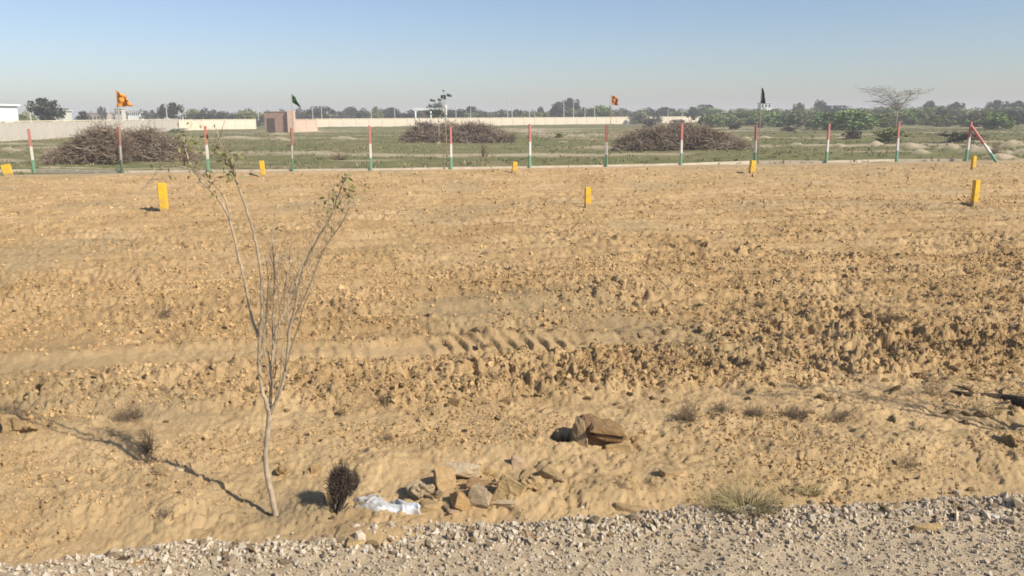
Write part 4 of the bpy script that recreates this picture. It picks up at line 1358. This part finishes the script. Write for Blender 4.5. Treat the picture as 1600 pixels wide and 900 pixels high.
mb = MB(); mb.tube([(0, 0, 0), (0, 0, .25), (0, 0, .7), (0, 0, .95)], [.7, .85, .8, .3], 16); o = link('roof_tank', mb.mesh('roof_tank', True), M_WHITE, b_); o.location = (w_ / 2 - 2.2, -dp_ / 2 + 1, zt_ + .17)
mb = MB(); mb.box((0, 0, 0), (.9, .1, 1.0)); o = link('window', mb.mesh('window'), M_DKW, b_); o.location = (w_ / 2 - .7, -dp_ / 2 - .02, 1.9 + .6)
mb = MB(); mb.box((0, 0, 0), (w_ * .5, .5, .10)); o = link('canopy', mb.mesh('canopy'), M_PALEB, b_); o.location = (0, -dp_ / 2 - .25, zt_ - .8)
b_, w_, zt_, dp_ = building(84, 113, 173.5, 150, 6, M_PALEB, 'pale grey shed right of the round dark tree', 0, 0)
mb = MB(); mb.box((0, -.1, zt_ + .35), (w_ * .75, dp_ * .7, .35)); link('roof_ridge', mb.mesh('roof_ridge'), matte('dark sheet', (.15, .16, .15)), b_)
building(180, 200, 170, 240, 7, M_PALEB, 'two-storey building under the orange pennant', 2, 3)
b_, w_, zt_, dp_ = building(200, 227, 172.5, 242, 7, M_WHITE, 'white two-storey building with a dark window band', 2, 6)
building(135, 176, 177, 260, 8, M_TAN_B, 'row of tan brown houses left of the orange pennant', 1, 6)
building(227, 242, 176, 245, 6, M_TAN_B, 'small tan house right of the white building', 1, 2)
b_, w_, zt_, dp_ = building(282, 302, 174.5, 230, 6, M_WHITE, 'small white house left of the sapling top', 1, 3)
building(706, 716, 178, 280, 6, M_PALEB, 'tiny pale house right of the white frame', 1, 2)
building(772, 792, 177.5, 270, 7, M_WHITE, 'low white house right of the domed tree', 1, 4)
building(820, 832, 176, 280, 7, M_PALEB, 'narrow pale house by the seventh post', 1, 2)
building(742, 756, 178, 275, 7, M_PALEB, 'pale house in front of the domed tree', 1, 2)
building(1018, 1028, 178, 290, 6, M_WHITE, 'tiny white house above the ninth post', 1, 2)
b_, w_, zt_, dp_ = building(1188, 1204, 161, 260, 5, M_WHITE, 'white tower building rising above the right bushes', 3, 3)

# white metal frame
y_ = gp(672, 198).y
root = empty('metal_frame', Vector((pp(672, 190, y_).x, y_, 0)))
tag(root, 'white metal goal-like frame standing before the long wall', 'frame')
M_WM = matte('white metal', (.78, .78, .76), (.7, .7, .7), 3, rough=.5)
for (px, pt) in ((649, 171), (673, 172), (697, 164)):
    q = pp(px, pt, y_) - root.location; mb = MB(); mb.tube([(q.x, 0, -.2), (q.x, 0, q.z)], .16, 8); link('upright', mb.mesh('upright', True), M_WM, root)
a = pp(646, 170.5, y_) - root.location; b = pp(698, 170.5, y_) - root.location
mb = MB(); mb.box(((a.x + b.x) / 2, 0, a.z), (b.x - a.x, .45, .42)); link('crossbar', mb.mesh('crossbar'), M_WM, root)

# utility poles
M_PL = matte('pale concrete pole', (.62, .60, .56), (.5, .48, .45), 2)
for (px, pt, dd, arm) in [(46, 170, 120, 0), (58, 174, 118, 0), (168, 163, 190, 0), (244, 163, 170, 0), (259, 163, 160, 0), (376, 170, 190, 0), (387, 171, 190, 0), (402, 158, 185, 1), (421, 158, 200, 1), (488, 168, 210, 0), (502, 167, 210, 0),
                          (580, 166, 205, 0), (616, 162, 205, 0), (625, 171, 215, 0), (712, 163, 210, 0), (735, 168, 215, 0), (793, 158, 210, 0), (800, 156, 205, 0), (827, 160, 210, 0), (881, 155, 205, 0), (896, 163, 215, 0), (914, 167, 220, 0), (929, 163, 215, 0),
                          (1044, 170, 240, 0), (1056, 168, 240, 0), (1076, 160, 300, 1)]:
    q = pp(px, pt, dd)
    mb = MB(); mb.tube([(0, 0, -.2), (0, 0, q.z)], [.11, .075], 6)
    if arm: mb.box((0, 0, q.z - .5), (1.1, .08, .08)); mb.box((0, 0, q.z - .9), (.8, .08, .08))
    o = link('utility_pole', mb.mesh('utility_pole', False), M_PL, loc=(q.x, dd, 0))
    tag(o, 'thin pale pole with short cross arms' if arm else 'thin pale pole standing among the distant trees behind the wall', 'pole', 'thin pale poles behind the wall')
lab2 = {402: 'pale pole with cross arms left of the brick kiosk', 421: 'pale pole with cross arms just behind the brick kiosk', 1076: 'faint far pole with cross arms near the right end of the wall'}
for o in [o for o in bpy.data.objects if o.name.startswith('utility_pole') and 'cross' in o['label']]:
    q = o.location; xs = {k: pp(k, 180, q.y).x for k in lab2}
    o['label'] = lab2[min(xs, key=lambda k: abs(xs[k] - q.x))]

# ------------------------------------------------------------------ trees
def leaf_mat(name, a, b, c):
    return attr_mat(name, [(0, a), (.5, b), (1, c)])
LM = {'dark': leaf_mat('dark grey green leaves', (.030, .038, .022), (.052, .062, .034), (.085, .095, .055)),
      'green': leaf_mat('fresh green leaves', (.10, .16, .045), (.16, .235, .066), (.24, .30, .11)),
      'olive': leaf_mat('olive leaves', (.13, .15, .055), (.20, .22, .085), (.29, .29, .13)),
      'brown': leaf_mat('dusty brown leaves', (.085, .070, .048), (.14, .115, .080), (.20, .17, .12))}
M_TRUNK = matte('tree bark', (.16, .12, .085), (.09, .07, .05), 4)

def tree_protos(kind, shape, nlob, nleaf, seed):
    """unit tree: height 1, crown width 1"""
    r_ = np.random.default_rng(seed)
    if shape == 'round':
        c0, rr3, zl = np.array([0, 0, .60]), np.array([.40, .40, .30]), .24
    elif shape == 'bush':
        c0, rr3, zl = np.array([0, 0, .42]), np.array([.42, .40, .38]), .04
    else:
        c0, rr3, zl = np.array([0, 0, .72]), np.array([.42, .42, .17]), .5
    C = r_.normal(0, .52, (nlob, 3)); C /= np.maximum(1, np.linalg.norm(C, axis=1, keepdims=True))
    C = c0 + C * rr3
    rad = r_.uniform(.09, .20, nlob) * (1 if shape != 'flat' else .8)
    which = r_.integers(0, nlob, nleaf)
    d = r_.normal(0, 1, (nleaf, 3)); d /= np.linalg.norm(d, axis=1, keepdims=True)
    P = C[which] + d * (rad[which] * r_.uniform(.45, 1.05, nleaf))[:, None]
    P[:, 2] = np.clip(P[:, 2], zl, 1.0)
    sz = r_.uniform(.045, .09, nleaf)
    D = r_.normal(0, 1, (nleaf, 3)); D /= np.linalg.norm(D, axis=1, keepdims=True)
    V, Fq = blades(P - D * sz[:, None] / 2, D * sz[:, None], sz * .9)
    rn = np.repeat(np.clip(.5 + .25 * r_.normal(size=nlob)[which] + r_.normal(0, .18, nleaf), 0, 1), 4)
    crown = np_mesh('crown', V, Fq, False, {'rnd': rn})
    crown.materials.append(LM[kind])
    mb = MB()
    th = .022 if shape != 'bush' else .014
    fork = .30 if shape == 'round' else (.10 if shape == 'bush' else .42)
    mb.tube([(0, 0, -.03), (.01, 0, fork * .5), (0, .01, fork)], [th * 1.4, th, th * .85], 6)
    for k in range(7):
        q = Vector(C[k % nlob])
        mid = Vector((0, 0, fork)).lerp(q, .5) + Vector((0, 0, .03))
        mb.tube([(0, 0, fork - .01), mid, q], [th * .6, th * .4, th * .12], 5)
    trunk = mb.mesh('trunk', True); trunk.materials.append(M_TRUNK)
    return crown, trunk

PR = {}
def get_proto(kind, shape, v):
    key = (kind, shape, v)
    if key not in PR:
        PR[key] = tree_protos(kind, shape, 20 if shape != 'flat' else 14, 1500, abs(hash((len(kind) * 7 + len(shape) * 31 + v * 101))) % 9999)
    return PR[key]
rt = random.Random(17)
def tree(px, pt, wpx, dist, kind='dark', shape='round', label=None, group='trees of the distant row', cat='tree', name='tree', hmin=None):
    q = pp(px, pt, dist)
    h = q.z; w = wpx * dist / F * 1.3
    crown, trunk = get_proto(kind, shape, rt.randint(0, 2))
    root = empty(name, Vector((q.x, dist, -.05)), rt.uniform(0, 6.28))
    for nm, me in (('crown', crown), ('trunk', trunk)):
        o = link(nm, me, None, root); o.scale = (w, w, h * 1.05)
    tag(root, label or {'dark': 'dark hazy tree in the distant row behind the long cream wall', 'brown': 'brownish bare-looking tree in the distant row', 'olive': 'olive tree in the distant row behind the wall', 'green': 'fresh green bush in the scrub on the right'}[kind], cat, group)
    return root

tree(71, 154.5, 44, 112, 'dark', 'round', 'large round dark tree left, between white building and shed')
tree(38, 171, 20, 125, 'olive', 'bush', 'low olive tree beside the white building')
tree(50, 174, 16, 135, 'olive', 'bush', 'small olive bush left of the round dark tree')
tree(125, 169, 22, 140, 'dark', 'bush', 'square dark clipped tree right of the grey shed')
tree(158, 167, 12, 230, 'dark', 'round', 'small dark tree above the tan houses')
tree(145, 173, 22, 270, 'brown', 'bush'); tree(170, 172, 20, 270, 'brown', 'bush')
tree(267, 161, 30, 170, 'dark', 'round', 'dark round tree with a pale pole in front of it')
tree(251, 166, 14, 175, 'dark', 'round', 'smaller dark tree touching the round one behind the pole')
tree(230, 168, 24, 230, 'dark', 'bush')
tree(740, 162.5, 44, 230, 'dark', 'bush', 'wide domed dark tree right of the white frame')
tree(680, 161, 24, 235, 'dark', 'round', 'dark tree top above the white frame')
tree(874, 160, 26, 225, 'dark', 'round', 'dark tree left half of the tall pair by the eighth post')
tree(892, 154, 26, 230, 'dark', 'round', 'tallest dark tree of the row, right half of the pair')
tree(939, 163, 30, 222, 'green', 'round', 'green tree beside the small orange flag')
tree(913, 168, 16, 228, 'dark', 'round')
tree(845, 168, 10, 240, 'dark', 'round'); tree(812, 171, 16, 240, 'dark', 'flat'); 
tree(1101, 165, 32, 250, 'dark', 'round', 'dark round tree above the right end of the cream wall')
x = 302
while x < 1100:
    w = rt.uniform(18, 34)
    base_t = 169.5 if x < 640 else (172 if x < 860 else 170)
    kk = rt.choice(['dark', 'dark', 'dark', 'olive', 'brown']) if x < 640 else rt.choice(['dark', 'olive', 'brown', 'dark'])
    tree(x, base_t - .004 * (x - 300) + rt.uniform(-2.2, 2.8), w, rt.uniform(205, 250) if x > 420 else rt.uniform(180, 200), kk, rt.choice(['round', 'bush', 'bush']))
    x += w * rt.uniform(.5, .8)
x = 300
while x < 1110:
    w = rt.uniform(26, 44)
    tree(x, 174.5 - .005 * (x - 300) + rt.uniform(-1.2, 1), w, rt.uniform(260, 290), rt.choice(['dark', 'brown', 'olive']), 'bush')
    x += w * .62
# right-hand scrub
GS = 'green bushes and trees of the right-hand scrub'
x = 1105
while x < 1640:
    w = rt.uniform(30, 60)
    tree(x, 169 - .010 * (x - 1100) + rt.uniform(-2, 3), w, rt.uniform(190, 240), rt.choice(['dark', 'olive', 'olive', 'green']), rt.choice(['bush', 'round']), 'hazy tree at the back of the right-hand scrub', GS)
    x += w * .62
x = 1115
while x < 1620:
    w = rt.uniform(34, 66)
    tree(x, 175 - .012 * (x - 1100) + rt.uniform(-3, 4), w, rt.uniform(135, 180), rt.choice(['green', 'olive', 'green', 'olive', 'brown']), 'bush', 'bush in the middle of the right-hand scrub', GS, 'bush', 'bush')
    x += w * .66
def bsh(px, pt, pb, w, kind, lab, shape='bush'):
    y = gp(px, pb).y
    tree(px, pt, w, y, kind, shape, lab, GS, 'bush', 'bush')
bsh(1178, 170, 196, 70, 'green', 'large pale green bush behind the tenth post')
bsh(1135, 176, 197, 46, 'olive', 'pale olive bush just right of the gate pillar')
bsh(1190, 186, 200, 14, 'brown', 'small dark brown bush right of the tenth post')
bsh(1150, 190, 202, 20, 'dark', 'small dark low bush left of the tenth post')
bsh(1228, 172, 192, 30, 'dark', 'dark bush right of the white tower building')
bsh(1300, 168, 203, 50, 'green', 'dense green bush just left of the eleventh post')
bsh(1338, 166, 203, 66, 'green', 'largest fresh green bush right of the eleventh post')
bsh(1275, 186, 202, 36, 'dark', 'dark shaded low bush left of the eleventh post')
bsh(1385, 172, 199, 50, 'olive', 'olive bush under the bare umbrella tree')
bsh(1440, 170, 196, 44, 'olive', 'yellowish olive bush right of the twelfth post')
bsh(1482, 168, 196, 42, 'dark', 'dark green bush left of the last post')
bsh(1556, 176, 202, 56, 'green', 'fresh green low bush right of the strut')
bsh(1595, 168, 196, 50, 'dark', 'dark bush at the right edge of the scrub')
bsh(1520, 172, 198, 40, 'brown', 'brownish bush behind the last post')
bsh(1280, 157, 190, 18, 'dark', 'upright dark tree above the green bushes', 'round')
bsh(1248, 161, 190, 16, 'dark', 'small round grey tree left of the upright one', 'round')
bsh(1455, 159, 190, 18, 'dark', 'small dark tree right of the umbrella tree', 'round')
bsh(1495, 160, 190, 24, 'dark', 'round dark tree above the dark green bush', 'round')
bsh(1561, 157, 190, 28, 'dark', 'tall dark tree near the right edge', 'round')
bsh(1592, 158, 190, 30, 'dark', 'dark tree at the very right edge', 'round')
bsh(1500, 203, 222, 60, 'brown', 'low grey brown dry bush beside the last post')
bsh(1390, 196, 222, 50, 'olive', 'low olive weeds beside the twelfth post')
bsh(1335, 200, 216, 30, 'brown', 'low brown dry weed between eleventh and twelfth posts')
bsh(1235, 196, 205, 26, 'brown', 'low dry bush on the bare patch right of the tenth post')
bsh(280, 199, 207, 30, 'olive', 'low olive bush at the foot of the wall by the sapling tip')
bsh(875, 206, 215, 16, 'olive', 'small olive weed on the sandy track')
bsh(1060, 184, 200, 34, 'brown', 'dry brown bush behind the widest thorn heap')
bsh(1012, 184, 200, 26, 'brown', 'smaller dry bush behind the widest thorn heap')

# every look-alike tree gets a label of its own from its place in the picture
INV = ROT.transposed()
def px_of(o):
    c = INV @ (Vector((o.location.x, o.location.y, 2.5)) - Vector((0, 0, CAMZ)))
    return 800 + F * c.x / -c.z
ORD = ['first', 'second', 'third', 'fourth', 'fifth', 'sixth', 'seventh', 'eighth', 'ninth', 'tenth', 'eleventh', 'twelfth']
GEN = {'dark hazy tree in the distant row behind the long cream wall': 'dark hazy tree', 'brownish bare-looking tree in the distant row': 'brownish tree', 'olive tree in the distant row behind the wall': 'olive tree',
       'hazy tree at the back of the right-hand scrub': 'hazy back-row tree', 'bush in the middle of the right-hand scrub': 'middle-row bush'}
GEN['thin pale pole standing among the distant trees behind the wall'] = 'thin pale pole'
bk = {}
for o in bpy.data.objects:
    if o.parent is None and o.get('label') in GEN:
        x_ = px_of(o); i_ = sum(1 for q in POSTS if q[0] < x_)
        far_ = 'farthest' if o.location.y > 255 else 'nearer'
        if 'pole' in o['label']: far_ = 'tree'
        bk.setdefault((GEN[o['label']], far_, i_), []).append((x_, o))
for (kd, far_, i_), L_ in bk.items():
    L_.sort(key=lambda t: t[0])
    where = 'left of the leftmost post' if i_ == 0 else ('right of the last post' if i_ >= 13 else 'between %s and %s posts' % (ORD[i_ - 1], ORD[i_] if i_ < 12 else 'last'))
    for j_, (x_, o) in enumerate(L_):
        rank = '' if len(L_) == 1 else ', %s from left' % ORD[j_]
        row = '' if kd.endswith(('-row tree', '-row bush')) else (', %s row' % far_)
        o['label'] = kd + row + rank + ', ' + where

# bare umbrella-shaped acacia
y_ = 118.0
q0 = pp(1400, 196, y_); base = Vector((q0.x, y_, 0))
ac = empty('bare_acacia', base)
tag(ac, 'sparse umbrella-shaped acacia standing above the right-hand scrub', 'tree')
M_ACAC = matte('pale grey acacia bark', (.33, .29, .24), (.22, .19, .155), 4)
tk = MB(); A = []; B = []; ra = []; rb = []
def P_(a, b, dy=0): return pp(a, b, y_ + dy) - base
tk.tube([(0, 0, -.1), P_(1401, 185), P_(1403, 172)], [.12, .09, .07], 7)
rr = random.Random(9)
limbs = [[(1403, 172), (1392, 160), (1372, 150), (1348, 138)], [(1403, 172), (1398, 160), (1385, 148), (1370, 142)], [(1403, 172), (1404, 160), (1402, 150), (1398, 142)], [(1403, 172), (1412, 160), (1422, 148), (1438, 141)],
         [(1403, 172), (1414, 158), (1424, 148), (1440, 146)], [(1403, 172), (1388, 164), (1372, 160), (1362, 158)], [(1403, 172), (1394, 156), (1386, 143), (1378, 141)]]
for i, L in enumerate(limbs):
    dy = rr.uniform(-2, 2)
    pts = [P_(a, b, dy * k / 3) for k, (a, b) in enumerate(L)]
    tk.tube(pts, [.055, .042, .028, .012], 5)
    for k in range(1, 4):
        for _ in range(9):
            g = pts[k - 1].lerp(pts[k], rr.random())
            e = g + Vector((rr.gauss(0, .7), rr.gauss(0, .7), abs(rr.gauss(.15, .25))))
            A.append(tuple(g)); B.append(tuple(e)); ra.append(.03); rb.append(.012)
            for __ in range(2):
                f = e + Vector((rr.gauss(0, .5), rr.gauss(0, .5), rr.gauss(.05, .12)))
                A.append(tuple(e)); B.append(tuple(f)); ra.append(.018); rb.append(.008)
link('trunk', tk.mesh('trunk', True), M_ACAC, ac)
V, Fq = sticks(np.array(A), np.array(B), ra, rb)
link('crown_twigs', np_mesh('crown_twigs', V, Fq, True), M_ACAC, ac)['kind'] = 'stuff'
n = len(B); Bp = np.repeat(np.array(B), 2, 0) + rng.normal(0, .12, (2 * n, 3)); D = rng.normal(0, 1, (2 * n, 3)) * .11 * np.array([1, 1, .4])
V, Fq = blades(Bp, D, np.full(2 * n, .09))
link('foliage', np_mesh('foliage', V, Fq, False, {'rnd': np.repeat(rng.uniform(0, 1, 2 * n), 4)}), LM['olive'], ac)['kind'] = 'stuff'
# thin young tree between the two centre thorn heaps
y_ = gp(685, 222).y
yt = empty('young_tree', Vector((pp(685, 200, y_).x, y_, 0)))
tag(yt, 'thin pale-stemmed young tree between the two centre thorn heaps', 'tree')
tk = MB(); tk.tube([(0, 0, -.1), (.03, 0, 1.2), (.0, 0, 2.4)], [.07, .055, .04], 6)
link('trunk', tk.mesh('trunk', True), matte('pale stem', (.45, .36, .27)), yt)
n = 260; P = rng.normal(0, .38, (n, 3)) * np.array([1.4, 1.0, .6]) + np.array([0, 0, 2.5]); D = rng.normal(0, .11, (n, 3))
V, Fq = blades(P, D, np.full(n, .10))
link('crown', np_mesh('crown', V, Fq, False, {'rnd': np.repeat(rng.uniform(0, 1, n), 4)}), LM['dark'], yt)

# ------------------------------------------------------------------ weeds covering the land beyond the fence
def build_weeds():
    n = 26000
    yy = np.sqrt(rng.uniform(34 ** 2, 120 ** 2, n))
    x = rng.uniform(-.70, .70, n) * yy
    y = yy + SL * x * .8
    v = y - SL * x
    k = (v > FENCE_V + .4) & (perlin(x * .16, y * .16, 111) + .5 * perlin(x * .7, y * .7, 112) > rng.uniform(-.5, .6, n))
    x, y = x[k], y[k]; n = len(x)
    z = height(x, y, False)
    nb = 5
    P = np.repeat(np.stack([x, y, z], -1), nb, 0) + rng.normal(0, .07, (n * nb, 3)) * np.array([1, 1, 0])
    s = np.repeat(rng.uniform(.05, .18, n), nb)
    D = rng.normal(0, .5, (n * nb, 3)); D[:, 2] = rng.uniform(.5, 1.2, n * nb)
    D *= s[:, None]
    V, Fq = blades(P, D, s * .35)
    hue = perlin(x * .1, y * .1, 113) * .6 + .45
    rn = np.repeat(np.clip(hue + rng.normal(0, .2, n), 0, 1), nb * 4)
    m = attr_mat('weeds', [(0, (.13, .145, .06)), (.5, (.21, .195, .095)), (1, (.34, .275, .16))])
    o = link('weeds', np_mesh('weeds', V, Fq, False, {'rnd': rn}), m)
    tag(o, 'low olive weeds and dry grass covering the land beyond the fence', 'weeds', kind='stuff')
build_weeds()

# dry straw scattered over the near bank
def build_straw():
    n = 2600
    yy = np.sqrt(rng.uniform(4.45 ** 2, 6.8 ** 2, n)); x = rng.uniform(-.72, .72, n) * yy; y = yy + SL * x
    k = perlin(x * 1.2, y * 1.2, 121) > rng.uniform(-.2, .5, n)
    x, y = x[k], y[k]; n = len(x)
    A = np.stack([x, y, height(x, y) + .003], -1)
    a = rng.uniform(0, 6.28, n); L = rng.uniform(.02, .07, n)
    B = A + np.stack([np.cos(a) * L, np.sin(a) * L, rng.uniform(0, .03, n)], -1)
    V, Fq = sticks(A, B, .0012, .0006)
    o = link('dry_straw', np_mesh('dry_straw', V, Fq, False, {'rnd': np.repeat(rng.uniform(0, 1, n), 6)}), M_DRY)
    tag(o, 'bits of dry straw and twig strewn over the sandy bank', 'straw', kind='stuff')
build_straw()

# ------------------------------------------------------------------ haze over the plain
HAZE = .0012
mb = MB(); mb.box((0, 640, 5.5), (2700, 1330, 15.0))
hz_o = link('haze', mb.mesh('haze'))
m = bpy.data.materials.new('pale dusty air'); m.use_nodes = True
nt = m.node_tree
for n_ in list(nt.nodes): nt.nodes.remove(n_)
pv = nt.nodes.new('ShaderNodeVolumePrincipled')
pv.inputs['Density'].default_value = HAZE
pv.inputs['Color'].default_value = (1.0, .985, .975, 1)
pv.inputs['Anisotropy'].default_value = 0.0
ou = nt.nodes.new('ShaderNodeOutputMaterial')
nt.links.new(pv.outputs[0], ou.inputs['Volume'])
hz_o.data.materials.append(m)
hz_o['kind'] = 'stuff'
